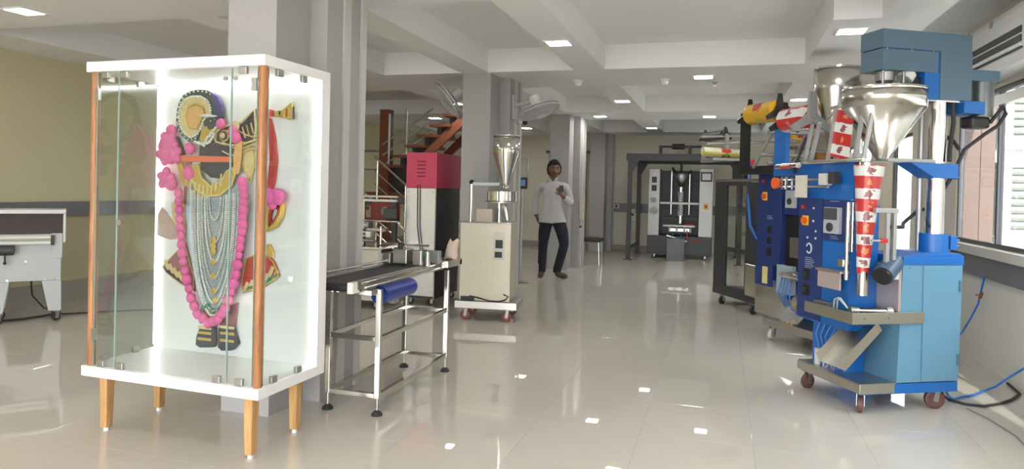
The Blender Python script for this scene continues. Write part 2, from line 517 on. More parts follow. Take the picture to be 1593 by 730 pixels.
# ================================================================ ceiling fittings
def lamp(x, y, label):
    t = thing('ceiling_light', label, 'ceiling light', (x, y, ZB), 0, 'square recessed ceiling lights')
    fr = MB(); a, b = 0.115, 0.095
    fr.box(-a, a, -a, -b, -0.008, 0.0).box(-a, a, b, a, -0.008, 0.0).box(-a, -b, -b, b, -0.008, 0.0).box(b, a, -b, b, -0.008, 0.0)
    fr.build('frame', WPLAST, t)
    MB().box(-b, b, -b, b, -0.005, -0.001).build('diffuser', LED, t)
    return t
for x, y, l in [
    (-1.38, 5.80, 'lit square ceiling light nearest the pillar with fans, on the beam'),
    (-0.22, 7.78, 'lit square ceiling light on the wide cross beam between two sensors'),
    (-1.37, 9.73, 'lit square ceiling light on the long beam, second from the camera'),
    (0.92, 5.78, 'lit square ceiling light beside the slate blue auger head'),
    (0.95, 9.82, 'lit square ceiling light just above the red film roll'),
    (-0.22, 11.85, 'lit square ceiling light on the second cross beam over the dark gantry'),
    (-1.36, 13.9, 'lit square ceiling light farthest back, near the back wall'),
    (-2.02, 11.7, 'lit square ceiling light just right of the middle pillar top'),
    (-5.13, 11.8, 'lit square ceiling light above the red stair treads'),
    (-3.95, 13.9, 'lit square ceiling light left of the standing man, in the back bay'),
    (-5.15, 3.95, 'lit square ceiling light at the upper left over the display case'),
    (-0.22, 3.75, 'added unseen square ceiling light on the cross beam nearest the entrance, middle'),  # this lamp and those below are added, unseen, to brighten the room
    (-1.38, 1.75, 'added unseen square ceiling light on the long beam nearest the entrance'),
    (0.92, 1.75, 'added unseen square ceiling light nearest the entrance on the window side'),
    (-3.91, 5.80, 'added square ceiling light, unseen behind the near pillar'),  # added out of sight behind the pillar for extra light
    (-3.91, 1.75, 'added unseen square ceiling light nearest the entrance on the left'),
    (-3.91, 9.75, 'added square ceiling light, unseen behind the fan pillar')]:  # likewise an added lamp, there only for its light
    lamp(x, y, l)
for x, y, l in [(-1.62, 7.83, 'small white smoke detector on the cross beam left of the light'), (-0.64, 7.88, 'small white smoke detector on the cross beam beside the light')]:
    t = thing('smoke_detector', l, 'smoke detector', (x, y, ZB), 0, 'smoke detectors')
    MB().lathe([(0.055, 0), (0.055, -0.02), (0.04, -0.022)], n=20).build('base', WPLAST, t)
    MB().lathe([(0.042, -0.022), (0.042, -0.05), (0.03, -0.065), (0.001, -0.066)], n=20).build('chamber', WPLAST, t)
for x, y, z, l in [(-0.19, 5.20, ZC, 'tiny dark sprinkler head in the big near coffer'), (-0.10, 8.2, ZB, 'tiny dark sprinkler head under the cross beam'), (-3.72, 4.6, ZC, 'tiny dark sprinkler head behind the display case top')]:
    t = thing('sprinkler_head', l, 'sprinkler', (x, y, z), 0, 'sprinkler heads')
    MB().lathe([(0.03, 0), (0.03, -0.006), (0.012, -0.008), (0.012, -0.03)], n=14).build('nipple', STEELD, t)
    MB().box(-0.014, -0.010, -0.003, 0.003, -0.055, -0.03).box(0.010, 0.014, -0.003, 0.003, -0.055, -0.03).lathe([(0.02, -0.055), (0.02, -0.058)], n=14).build('deflector', STEELD, t)

# ================================================================ glass display case with dressed figure
WOOD = wood('teak wood', (0.44, 0.20, 0.075), (0.26, 0.10, 0.035))
WOODL = wood('light teak wood', (0.60, 0.36, 0.15), (0.45, 0.24, 0.09))
CLOC, CRZ = (-2.123, 2.785, 0), -0.0247
cs = thing('display_case', 'tall white display case with glass sides, wooden corner posts and short wooden legs', 'display case', CLOC, CRZ)
for x, y in [(-1.014, 0.084), (-1.015, 0.44), (-0.057, 0.06), (-0.077, 0.44)]:
    m_ = MB(); a, b = 0.027, 0.021
    m_.add([(x-b,y-b,0.02),(x+b,y-b,0.02),(x+b,y+b,0.02),(x-b,y+b,0.02),(x-a,y-a,0.308),(x+a,y-a,0.308),(x+a,y+a,0.308),(x-a,y+a,0.308)],
           [(3,2,1,0),(4,5,6,7),(0,1,5,4),(1,2,6,5),(2,3,7,6),(3,0,4,7)])
    lg = m_.build('leg', WOODL, cs, bevel=0.004)
    MB().cyl((x, y, 0), (x, y, 0.02), 0.014, n=12).build('foot_pad', WPLAST, lg)
box('base_slab', WLAM, cs, -1.102, 0.028, 0, 0.552, 0.308, 0.362, bevel=0.003)
box('top_slab', WLAM, cs, -1.102, 0.028, 0, 0.552, 1.917, 1.970, bevel=0.003)
bp = box('back_panel', WLAM, cs, -1.102, 0.028, 0.476, 0.552, 0.362, 1.917)
LEDS = mat('white LED strip', (0.9, 0.9, 0.9), 0.5, var=0, emit=(1.0, 0.99, 0.96), estr=6.0)
box('led_strip', LEDS, cs, -1.094, -1.082, 0.462, 0.474, 0.38, 1.905); box('led_strip', LEDS, cs, 0.008, 0.020, 0.462, 0.474, 0.38, 1.905)
box('led_strip', LEDS, cs, -1.05, -0.02, 0.46, 0.472, 1.904, 1.915)
for x in (-1.066, -0.002):
    MB().lathe([(0.0215, 0.362), (0.0225, 0.8), (0.021, 1.3), (0.0225, 1.917)], (x, 0.032, 0), n=18).build('corner_post', WOOD, cs)
for a, b in ((-1.042, -0.8965), (-0.8925, -0.1805), (-0.1765, -0.026)):
    p_ = box('front_pane', GLSC, cs, a, b, 0.018, 0.024, 0.366, 1.913)
    for e in (a, b): box('polished_edge', GLSE, p_, e-0.0013, e+0.0013, 0.0175, 0.0245, 0.366, 1.913)
for x in (-1.088, 0.010):
    p_ = box('side_pane', GLSC, cs, x, x+0.006, 0.05, 0.455, 0.366, 1.913)
    box('polished_edge', GLSE, p_, x, x+0.006, 0.047, 0.05, 0.366, 1.913)
CL = mat('satin nickel clip', (0.42, 0.41, 0.38), 0.3, 0.9)
def clip(x, y, z, w=0.045, d=0.02, h=0.035): box('glass_clip', CL, cs, x-w/2, x+w/2, y-d/2, y+d/2, z, z+h, bevel=0.003)
for x in (-0.985, -0.858): clip(x, 0.021, 1.882)
clip(-0.11, 0.021, 1.882)
for x in (-0.985, -0.855, -0.235, -0.10): clip(x, 0.021, 0.362)
for y in (0.13, 0.33):
    for z in (0.362, 1.882):
        clip(0.013, y, z, 0.02, 0.045); clip(-1.085, y, z, 0.02, 0.045)
box('pane_hinge', CL, cs, -0.06, -0.03, 0.014, 0.03, 1.80, 1.86); box('pane_hinge', CL, cs, -1.052, -1.03, 0.012, 0.03, 0.50, 0.56)
box('pane_hinge', CL, cs, -1.052, -1.03, 0.012, 0.03, 1.77, 1.83)
for x in (-0.21, -0.15): MB().cyl((x, 0.017, 1.86), (x, 0.008, 1.86), 0.011, n=14).build('glass_stud', CL, cs)
MB().cyl((-0.875, 0.018, 1.13), (-0.875, 0.008, 1.13), 0.012, n=14).build('lock', CL, cs)

F = {
'halo':[(-0.937,1.689),(-0.933,1.757),(-0.917,1.813),(-0.887,1.853),(-0.838,1.874),(-0.782,1.883),(-0.72,1.877),(-0.664,1.854),(-0.622,1.809),(-0.601,1.753),(-0.602,1.715),(-0.647,1.701),(-0.688,1.693),(-0.742,1.663),(-0.796,1.581),(-0.838,1.578),(-0.895,1.615),(-0.924,1.649)],
'purple':[(-0.692,1.865),(-0.64,1.842),(-0.606,1.786),(-0.6,1.726),(-0.634,1.715),(-0.656,1.787)],
'ring':[(-0.906,1.728),(-0.896,1.785),(-0.865,1.824),(-0.816,1.84),(-0.753,1.839),(-0.704,1.816),(-0.679,1.771),(-0.682,1.732),(-0.729,1.704),(-0.742,1.663),(-0.776,1.621),(-0.817,1.604),(-0.867,1.632),(-0.897,1.677)],
'core':[(-0.841,1.733),(-0.829,1.778),(-0.78,1.794),(-0.731,1.777),(-0.719,1.738),(-0.743,1.699),(-0.763,1.654),(-0.812,1.655),(-0.833,1.688)],
'chin':[(-0.715,1.688),(-0.654,1.701),(-0.607,1.726),(-0.599,1.692),(-0.626,1.665),(-0.687,1.649)],
'neck':[(-0.749,1.663),(-0.688,1.682),(-0.632,1.665),(-0.644,1.598),(-0.712,1.571),(-0.761,1.587)],
'chest':[(-0.761,1.565),(-0.699,1.571),(-0.603,1.582),(-0.522,1.571),(-0.523,1.478),(-0.538,1.411),(-0.598,1.372),(-0.68,1.376),(-0.743,1.419),(-0.766,1.498)],
'arm':[(-0.672,1.621),(-0.619,1.663),(-0.552,1.681),(-0.472,1.692),(-0.42,1.735),(-0.379,1.767),(-0.366,1.664),(-0.375,1.588),(-0.443,1.566),(-0.509,1.555),(-0.603,1.563),(-0.658,1.576)],
'wrist':[(-0.355,1.74),(-0.31,1.766),(-0.263,1.755),(-0.258,1.722),(-0.309,1.723),(-0.354,1.685)],
'cuff':[(-0.265,1.752),(-0.214,1.757),(-0.165,1.791),(-0.148,1.801),(-0.14,1.711),(-0.169,1.703),(-0.213,1.715),(-0.259,1.721)],
'sash':[(-0.322,1.728),(-0.292,1.712),(-0.259,1.599),(-0.243,1.481),(-0.256,1.362),(-0.277,1.292),(-0.311,1.248),(-0.331,1.285),(-0.305,1.383),(-0.295,1.491),(-0.307,1.62)],
'strip':[(-0.955,1.621),(-0.926,1.61),(-0.878,1.508),(-0.907,1.502)],
'band':[(-1.0,1.501),(-0.738,1.5),(-0.527,1.497),(-0.522,1.465),(-0.737,1.464),(-0.999,1.466)],
'sleeveR':[(-0.522,1.566),(-0.469,1.571),(-0.39,1.555),(-0.378,1.49),(-0.399,1.403),(-0.411,1.354),(-0.466,1.435),(-0.506,1.467)],
'collarOut':[(-0.79,1.447),(-0.751,1.453),(-0.735,1.375),(-0.665,1.326),(-0.591,1.35),(-0.559,1.411),(-0.519,1.434),(-0.498,1.401),(-0.517,1.335),(-0.596,1.278),(-0.691,1.27),(-0.768,1.307),(-0.805,1.373)],
'body':[(-0.826,1.373),(-0.769,1.329),(-0.664,1.287),(-0.543,1.312),(-0.484,1.379),(-0.446,1.293),(-0.411,1.236),(-0.444,1.104),(-0.481,0.863),(-0.521,0.704),(-0.564,0.65),(-0.622,0.626),(-0.667,0.632),(-0.716,0.671),(-0.777,0.808),(-0.828,1.026),(-0.849,1.223),(-0.847,1.282)],
'blueL':[(-0.851,1.21),(-0.805,1.212),(-0.79,1.028),(-0.747,0.81),(-0.691,0.679),(-0.713,0.665),(-0.769,0.784),(-0.824,0.99)],
'blueR':[(-0.468,1.222),(-0.425,1.224),(-0.44,1.068),(-0.474,0.875),(-0.514,0.716),(-0.55,0.678),(-0.565,0.689),(-0.517,0.825),(-0.478,1.031)],
'fanL':[(-0.871,0.994),(-0.958,0.921),(-1.038,0.845),(-1.01,0.808),(-0.899,0.748),(-0.793,0.711),(-0.8,0.806),(-0.838,0.903)],
'fanLhem':[(-1.038,0.845),(-1.01,0.808),(-0.899,0.748),(-0.793,0.711),(-0.797,0.739),(-0.892,0.773),(-0.995,0.832)],
'tailL':[(-1.051,1.198),(-1.082,1.153),(-1.092,1.027),(-0.983,1.004),(-0.875,1.027),(-0.889,1.092),(-0.962,1.107)],
'fanR':[(-0.439,0.925),(-0.368,0.959),(-0.283,0.946),(-0.252,0.921),(-0.211,0.842),(-0.307,0.773),(-0.456,0.727),(-0.472,0.791)],
'fanRhem':[(-0.24,0.895),(-0.211,0.842),(-0.307,0.773),(-0.456,0.727),(-0.461,0.756),(-0.322,0.799),(-0.239,0.852)],
'dress':[(-0.735,0.639),(-0.725,0.515),(-0.635,0.519),(-0.623,0.545),(-0.605,0.526),(-0.505,0.534),(-0.488,0.676),(-0.607,0.613)],
'footL':[(-0.737,0.514),(-0.635,0.523),(-0.63,0.441),(-0.638,0.406),(-0.737,0.396),(-0.765,0.41),(-0.76,0.459)],
'footR':[(-0.605,0.523),(-0.507,0.541),(-0.486,0.478),(-0.471,0.441),(-0.506,0.402),(-0.58,0.392),(-0.607,0.409)],
'yellowR':[(-0.304,0.944),(-0.255,0.935),(-0.256,0.976),(-0.282,1.016),(-0.306,1.009)],
'loopR':[(-0.294,1.092),(-0.245,1.118),(-0.208,1.178),(-0.199,1.231),(-0.249,1.259),(-0.287,1.234),(-0.305,1.169)],
'garland':[(-0.878,1.284),(-0.877,1.234),(-0.871,1.185),(-0.861,1.087),(-0.851,0.988),(-0.833,0.891),(-0.807,0.788),(-0.774,0.685),(-0.724,0.597),(-0.65,0.551),(-0.584,0.578),(-0.534,0.643),(-0.493,0.742),(-0.466,0.84),(-0.45,0.948),(-0.431,1.081),(-0.424,1.2),(-0.422,1.283),(-0.435,1.355)],
'blobs':[(-0.953,1.644),(-0.97,1.57),(-0.985,1.513),(-0.932,1.507),(-0.982,1.364),(-0.945,1.337),(-0.816,1.54),(-0.819,1.401),(-0.517,1.637),(-0.494,1.601),(-0.602,1.681),(-0.24,1.271),(-0.209,1.283)],
'medal':[(-0.642,1.023),(-0.642,0.987),(-0.641,0.956),(-0.639,0.896),(-0.637,0.817),(-0.632,0.732),(-0.621,0.678)],
'gem':[(-0.675,0.644),(-0.607,0.627),(-0.705,0.629),(-0.564,0.652),(-0.644,0.616)],
'fanLblocks':[(-1.002,0.859),(-0.968,0.837),(-0.935,0.815),(-0.9,0.796),(-0.861,0.778)],
'fanRblocks':[(-0.435,0.764),(-0.4,0.778),(-0.369,0.796),(-0.267,0.864),(-0.238,0.842),(-0.301,0.821)],
'horn':[(-0.765,1.727),(-0.703,1.737),(-0.648,1.732),(-0.614,1.724),(-0.647,1.718),(-0.702,1.719)],
}
YP = 0.474
fg = thing('dressed_figure', 'ornate dressed temple figure with round turban, raised arm, pearl strings and black socks', 'figure', CLOC, CRZ)
GOLD = mat('antique gold braid', (0.60, 0.40, 0.10), 0.4, 0.3, var=0.25, scale=60)
GOLDL = mat('pale gold brocade', (0.70, 0.55, 0.28), 0.5, 0.1, var=0.3, scale=70)
GREEND = mat('dark green velvet', (0.03, 0.075, 0.06), 0.7, var=0.3, scale=90)
PURP = mat('deep violet cloth', (0.06, 0.03, 0.22), 0.6, var=0.2)
NAVYC = mat('black blue cloth', (0.025, 0.028, 0.06), 0.6, var=0.3, scale=40)
COREM = mat('peach enamel', (0.75, 0.42, 0.17), 0.45, var=0.25, scale=40)
REDC = mat('scarlet cloth', (0.50, 0.045, 0.035), 0.55, var=0.15, scale=20)
CORAL = mat('coral orange ribbon', (0.78, 0.17, 0.09), 0.5, var=0.08)
SILV = mat('silver grey brocade', (0.34, 0.37, 0.41), 0.4, 0.1, var=0.35, scale=80)
PEARL = mat('white pearl', (0.80, 0.80, 0.77), 0.2, var=0.03, coat=0.5)
SKYB = mat('pale blue satin', (0.42, 0.60, 0.70), 0.4, var=0.08)
PINK = mat('hot pink fabric flower', (0.84, 0.14, 0.40), 0.6, var=0.22, scale=45, bump=0.4)
MAUVE = mat('faded maroon cloth', (0.33, 0.12, 0.14), 0.6, var=0.25, scale=25)
SAND = mat('sandy rose cloth', (0.55, 0.40, 0.36), 0.6, var=0.2, scale=20)
EMER = mat('green glass gem', (0.05, 0.30, 0.14), 0.15, var=0.1)
def lay(name, key, y0, th, m, bevel=0.004):
    return MB().prism(F[key], YP - y0 - th, YP - y0).build(name, m, fg, bevel)
lay('skirt_fan', 'fanL', 0.0, 0.010, MAUVE); lay('skirt_fan', 'fanR', 0.0, 0.010, REDC)
lay('skirt_hem', 'fanLhem', 0.010, 0.004, NAVYC); lay('skirt_hem', 'fanRhem', 0.010, 0.004, EMER)
lay('cloth_tail', 'tailL', 0.0, 0.010, SAND); lay('sash', 'sash', 0.0, 0.014, REDC); lay('yellow_tassel', 'yellowR', 0.0, 0.012, GOLD)
lay('underskirt', 'dress', 0.0, 0.014, MAUVE)
for k in ('footL', 'footR'):
    s_ = lay('foot', k, 0.0, 0.03, NAVYC)
    xs = [p[0] for p in F[k]]; zs = [p[1] for p in F[k]]
    for q, zz in enumerate((0.93, 0.70, 0.42)):
        zc = min(zs) + zz * (max(zs) - min(zs))
        MB().box(min(xs)+0.02, max(xs)-0.02, YP-0.036, YP-0.03, zc-0.008, zc+0.008).build('gold_band', GOLDL if q == 0 else GOLD, s_, 0.002)
lay('robe', 'body', 0.014, 0.016, SILV); lay('satin_border', 'blueL', 0.030, 0.006, SKYB); lay('satin_border', 'blueR', 0.030, 0.006, SKYB)
lay('raised_arm', 'arm', 0.012, 0.016, NAVYC); lay('sleeve', 'sleeveR', 0.010, 0.012, GOLDL)
lay('wrist', 'wrist', 0.008, 0.012, REDC); lay('flared_cuff', 'cuff', 0.008, 0.014, GOLD)
lay('chest', 'chest', 0.014, 0.018, NAVYC); lay('neck', 'neck', 0.020, 0.014, GOLD); lay('neck_strip', 'strip', 0.006, 0.01, GREEND)
lay('turban_disc', 'halo', 0.014, 0.018, GREEND); lay('violet_fold', 'purple', 0.018, 0.02, PURP); lay('turban_gold_inset', 'ring', 0.032, 0.008, GOLDL)
lay('turban_core', 'core', 0.040, 0.010, COREM); lay('chin', 'chin', 0.034, 0.012, NAVYC); lay('ribbon_band', 'band', 0.036, 0.006, CORAL)
lay('gold_collar', 'collarOut', 0.034, 0.010, GOLD); lay('pearl_crescent', 'horn', 0.050, 0.008, PEARL)
# braid lines, pearl rows and blocks
def closed_line(name, key, r, y0, m, k=1.0):
    pts = F[key]; cx = sum(p[0] for p in pts)/len(pts); cz = sum(p[1] for p in pts)/len(pts)
    MB().tube([(cx+(p[0]-cx)*k, YP-y0, cz+(p[1]-cz)*k) for p in pts], r, 6, True).build(name, m, fg)
closed_line('gold_braid', 'core', 0.006, 0.05, GOLD); closed_line('gold_braid', 'collarOut', 0.006, 0.044, GOLDL); closed_line('gold_braid', 'arm', 0.007, 0.028, GOLDL, 0.93)
closed_line('gold_braid', 'loopR', 0.018, 0.012, GOLD); closed_line('gold_braid', 'loopR', 0.010, 0.012, REDC, 0.55); closed_line('gold_braid', 'sleeveR', 0.006, 0.022, GOLD, 0.9)
closed_line('gold_braid', 'fanL', 0.005, 0.012, GOLDL, 0.95); closed_line('gold_braid', 'fanR', 0.005, 0.012, GOLD, 0.95)
def beads(name, path, r, gap, y0, m, kind='stuff', closed=False):
    b_ = MB(); pts = [Vector((p[0], YP - y0, p[1])) for p in path]
    if closed: pts.append(pts[0])
    acc = 0.0
    for a, b in zip(pts[:-1], pts[1:]):
        L_ = (b - a).length; t_ = (gap - acc) % gap if acc else 0.0
        d_ = t_
        while d_ < L_:
            b_.ball(a + (b - a) * (d_ / L_), r, nu=6, nv=4); d_ += gap
        acc = (L_ - t_) % gap
    return tag(b_.build(name, m, fg), kind=kind)
beads('pearl_row', F['ring'], 0.0085, 0.017, 0.040, PEARL, closed=True)
hx = [((p[0]+0.77)*0.93-0.77, (p[1]-1.73)*0.93+1.73) for p in F['halo']]
beads('pearl_row', hx, 0.006, 0.03, 0.033, PEARL, closed=True)
beads('pearl_row', [(-0.72, 1.56), (-0.70, 1.60), (-0.66, 1.64), (-0.62, 1.68)], 0.010, 0.018, 0.04, PEARL)
beads('pearl_row', [(-0.78, 1.58), (-0.73, 1.565), (-0.68, 1.575), (-0.64, 1.63)], 0.010, 0.018, 0.045, PEARL)
for k in range(9):
    u = k / 8.0
    hw, zt, zb = 0.175 - 0.135 * u, 1.30 - 0.03 * u, 0.585 + 0.55 * u * u
    pts = []
    for i in range(25):
        a = PI * i / 24
        pts.append((-0.635 - hw * math.cos(a) * (0.75 + 0.25 * abs(math.cos(a))), zb + (zt - zb) * (1 - math.sin(a) ** 0.75)))
    beads('pearl_necklace', pts, 0.0075 if k % 3 == 0 else 0.0055, 0.0125, 0.036 + 0.003 * (k % 3), PEARL)
for x, z in F['medal']: MB().lathe([(0.0, 0.0), (0.016, 0.0), (0.020, 0.006), (0.012, 0.012), (0.0, 0.012)], (0, 0, 0), 14).build('gold_medallion', GOLD, fg, loc=(x, YP-0.036, z), rot=(PI/2, 0, 0))
for x, z in F['gem']: MB().ball((x, YP-0.04, z), 0.016, (1, 0.6, 1)).build('green_gem', EMER, fg)
for key in ('fanLblocks', 'fanRblocks'):
    for i, (x, z) in enumerate(F[key]):
        MB().box(-0.012, 0.012, -0.004, 0.0, -0.035, 0.03).build('gold_block', GOLDL, fg, 0.002, loc=(x, YP-0.010, z), rot=(0, (-0.5 if key == 'fanLblocks' else 0.45), 0))
for i in range(4):
    z = 1.63 - 0.035 * i
    MB().tube([(-0.60+0.04*q, YP-0.03, z + 0.02*math.sin(q*0.9+i)) for q in range(8)], 0.005, 5).build('gold_braid', GOLDL, fg)
for i in range(9):
    x = -0.83 + 0.03*i
    MB().tube([(x, YP-0.045, 1.43-0.10*math.sin(PI*(i+1)/10)), (x-0.006, YP-0.045, 1.36-0.10*math.sin(PI*(i+1)/10))], 0.006, 5).build('gold_fringe', GOLDL, fg)
for i in range(4):
    MB().tube([(-0.135-0.045*i, YP-0.024, 1.755+0.02-0.012*i), (-0.135-0.045*i, YP-0.024, 1.755-0.05+0.012*i)], 0.005, 5).build('cuff_stripe', REDC if i % 2 else NAVYC, fg)
for nm, pts, m_, y0 in (('gold_feather', [(-0.94, 1.47), (-0.90, 1.48), (-0.87, 1.39), (-0.85, 1.33), (-0.88, 1.32), (-0.92, 1.40)], GOLD, 0.012), ('side_drape', [(-0.875, 1.47), (-0.835, 1.47), (-0.83, 1.35), (-0.85, 1.22), (-0.885, 1.22)], MAUVE, 0.008),
                          ('gold_drape', [(-0.87, 1.44), (-0.80, 1.45), (-0.78, 1.36), (-0.82, 1.30), (-0.86, 1.34)], GOLDL, 0.02), ('shoulder_knot', [(-0.535, 1.69), (-0.50, 1.70), (-0.475, 1.67), (-0.485, 1.63), (-0.52, 1.62), (-0.545, 1.65)], GOLDL, 0.034),
                          ('hanging_sash', [(-0.50, 1.58), (-0.455, 1.585), (-0.46, 1.48), (-0.475, 1.40), (-0.51, 1.40), (-0.515, 1.50)], COREM, 0.034), ('under_cloth', [(-0.98, 1.22), (-0.90, 1.27), (-0.86, 1.15), (-0.88, 1.00), (-0.90, 0.97), (-0.96, 1.05)], GOLDL, 0.0)):
    MB().prism(pts, YP-y0-0.01, YP-y0).build(nm, m_, fg, 0.003)
for i in range(5): MB().tube([(-0.52+0.028*i, YP-0.031, 1.64+0.012*i), (-0.50+0.028*i, YP-0.031, 1.58+0.012*i)], 0.005, 5).build('gold_braid', GOLD if i % 2 else GOLDL, fg)
for i in range(3): MB().lathe([(0.034-0.009*i, 0), (0.034-0.009*i, 0.006+0.004*i), (0.0, 0.010+0.004*i)], (0, 0, 0), 18).build('shoulder_rosette', (GOLD, NAVYC, GOLDL)[i], fg, loc=(-0.585, YP-0.03-0.003*i, 1.615), rot=(PI/2, 0, 0))
# pink flowers
def flower(parent, c, r):
    b_ = MB(); random.seed(int(abs(c[0]*1000)+abs(c[2]*777)))
    n, m = 14, 8
    b_.ball((0, 0, 0), r, (1, 0.7, 1), n, m)
    b_.v = [(x*(1+random.uniform(-0.16, 0.14)), y*(1+random.uniform(-0.1, 0.1)), z*(1+random.uniform(-0.16, 0.14))) for x, y, z in b_.v]
    return b_.build('pink_flower', PINK, parent, loc=c)
BR = (0.035, 0.06, 0.055, 0.045, 0.048, 0.04, 0.034, 0.04, 0.034, 0.034, 0.030, 0.045, 0.04)
for i, (x, z) in enumerate(F['blobs']):
    flower(fg, (x, YP-0.045, z), BR[i])
    if BR[i] > 0.042:
        for k in range(5):
            a = 2*PI*k/5 + i
            flower(fg, (x + BR[i]*0.85*math.cos(a), YP-0.05, z + BR[i]*0.85*math.sin(a)), 0.026)
gl = thing('flower_garland', 'long hot pink flower garland hanging in a loop on the figure', 'garland', CLOC, CRZ)
P_ = [Vector((x, z)) for x, z in F['garland']]
tot = []
for a, b in zip(P_[:-1], P_[1:]):
    n = max(1, round((b-a).length / 0.045))
    tot += [a + (b-a)*(i/n) for i in range(n)]
tot.append(P_[-1])
for p in tot: flower(gl, (p.x, YP-0.060, p.y), random.uniform(0.025, 0.032))
MB().tube([(p.x, YP-0.056, p.y) for p in tot], 0.004, 6).build('garland_string', PINK, gl)

# ================================================================ stainless belt conveyor
cv = thing('belt_conveyor', 'stainless steel belt conveyor table with black belt and blue motor beside the display case', 'conveyor', (-2.07, 4.15, 0))
ox, oy = -2.07, 4.15
def cvl(x, y, z): return (x-ox, y-oy, z)
XA, XB, YA, YC = -2.236, -1.905, 3.63, 4.67
for x in (XA, XB):
    for y in (YA, YC):
        lg = MB().box(x-ox-0.016, x-ox+0.016, y-oy-0.016, y-oy+0.016, 0.10, 0.745).build('leg', STEEL, cv, 0.003)
        MB().cyl(cvl(x, y, 0.02), cvl(x, y, 0.10), 0.007, n=10).build('levelling_screw', STEEL, lg)
        MB().lathe([(0.034, 0.0), (0.034, 0.008), (0.022, 0.022), (0.01, 0.03)], cvl(x, y, 0), 18).build('foot_pad', RUBBER, lg)
for z in (0.115, 0.45):
    for y in (YA, YC): MB().box(XA-ox+0.017, XB-ox-0.017, y-oy-0.014, y-oy+0.014, z-0.014, z+0.014).build('cross_rail', STEEL, cv, 0.002)
    for x in (XA, XB): MB().box(x-ox-0.014, x-ox+0.014, YA-oy+0.017, YC-oy-0.017, z-0.014, z+0.014).build('side_rail', STEEL, cv, 0.002)
BELT = mat('black conveyor belt', (0.02, 0.022, 0.03), 0.45, var=0.15)
m_ = MB(); m_.box(-2.262-ox, -2.012-ox, 3.47-oy, 4.80-oy, 0.742, 0.790)
for y in (3.47, 4.80): m_.cyl((-2.262-ox, y-oy, 0.766), (-2.012-ox, y-oy, 0.766), 0.024, n=18)
m_.build('belt', BELT, cv)
for x in (-2.275, -1.995): MB().box(x-ox-0.012, x-ox+0.012, 3.50-oy, 4.80-oy, 0.735, 0.80).build('belt_frame', STEELB, cv, 0.002)
for x, z in ((-1.962, 0.79), (-1.94, 0.765), (-2.262, 0.822)): MB().cyl(cvl(x, 3.52, z), cvl(x, 4.85, z), 0.008, n=10).build('guide_rod', STEEL, cv)
MB().box(-1.99-ox, -1.90-ox, 3.52-oy, 3.62-oy, 0.72, 0.75).build('bracket', STEEL, cv, 0.003)
MB().box(-2.012-ox, -1.975-ox, 3.44-oy, 3.50-oy, 0.735, 0.80).build('bearing_block', mat('cream plastic block', (0.75, 0.73, 0.66), 0.4), cv, 0.005)
MB().box(-1.93-ox, -1.88-ox, 4.62-oy, 4.90-oy, 0.765, 0.815).build('end_bracket', STEEL, cv, 0.003)
MB().box(-2.25-ox, -1.88-ox, 4.86-oy, 4.90-oy, 0.77, 0.81).build('end_bar', STEEL, cv, 0.003)
mo = MB().cyl(cvl(-1.965, 3.74, 0.69), cvl(-1.965, 4.16, 0.69), 0.056, n=24).lathe([(0.056, 0.0), (0.052, 0.02), (0.03, 0.028)], cvl(-1.965, 4.16, 0.69), 24, 'y').build('motor', mat('blue motor paint', (0.01, 0.035, 0.26), 0.3, var=0.05), cv)
MB().box(-1.98-ox, -1.94-ox, 3.90-oy, 3.96-oy, 0.615, 0.64).build('terminal_box', STEELD, mo)
MB().box(-2.235-ox, -1.92-ox, 3.66-oy, 3.69-oy, 0.70, 0.735).build('cross_rail', STEEL, cv, 0.002)
lb = thing('labelling_head', 'small grey green labelling head mounted over the far end of the belt', 'labelling head', (-2.10, 4.47, 0.802)); lb.scale = (1.35, 1.35, 1.5)
LG = mat('grey green casting', (0.26, 0.28, 0.265), 0.45, 0.3, var=0.1)
MB().box(-0.09, -0.01, -0.04, 0.05, 0.0, 0.07).build('bracket_block', STEELB, lb, 0.004)
MB().cyl((0.06, -0.04, 0.045), (0.06, 0.04, 0.045), 0.022, n=16).build('green_roller', mat('green rubber roller', (0.04, 0.13, 0.10), 0.5), lb); box('end_block', STEELB, lb, 0.035, 0.085, -0.065, -0.042, 0.0, 0.07, bevel=0.004); box('side_block', STEELD, lb, -0.14, -0.095, -0.06, 0.02, 0.0, 0.05, bevel=0.004)
MB().box(0.0, 0.13, 0.06, 0.10, 0.0, 0.06).build('slide', LG, lb, 0.004); MB().box(-0.17, 0.10, -0.02, 0.0, 0.085, 0.095).build('guide_bar', STEEL, lb)
MB().cyl((0.115, -0.05, 0.0), (0.115, -0.05, 0.065), 0.012, n=12).build('spindle', STEEL, lb); MB().cyl((-0.05, -0.03, 0.07), (-0.05, -0.03, 0.10), 0.014, n=12).build('knob', BLACK, lb)
pap = MB(); random.seed(3)
rows = [[(0.055*math.cos(a)*(1-0.35*h)+0.03*h*h, 0.04*math.sin(a)*(1-0.3*h), 0.14*h + 0.012*math.sin(3*a+4*h)) for a in [2*PI*i/14 for i in range(15)]] for h in [k/7 for k in range(8)]]
pap.sheet(rows)
tag(pap.build('paper_bundle', mat('beige wrapping paper', (0.62, 0.48, 0.40), 0.7, var=0.08), loc=(-1.93, 4.80, 0.818), solid=0.003), 'crumpled beige paper cone at the far end of the conveyor', 'paper')
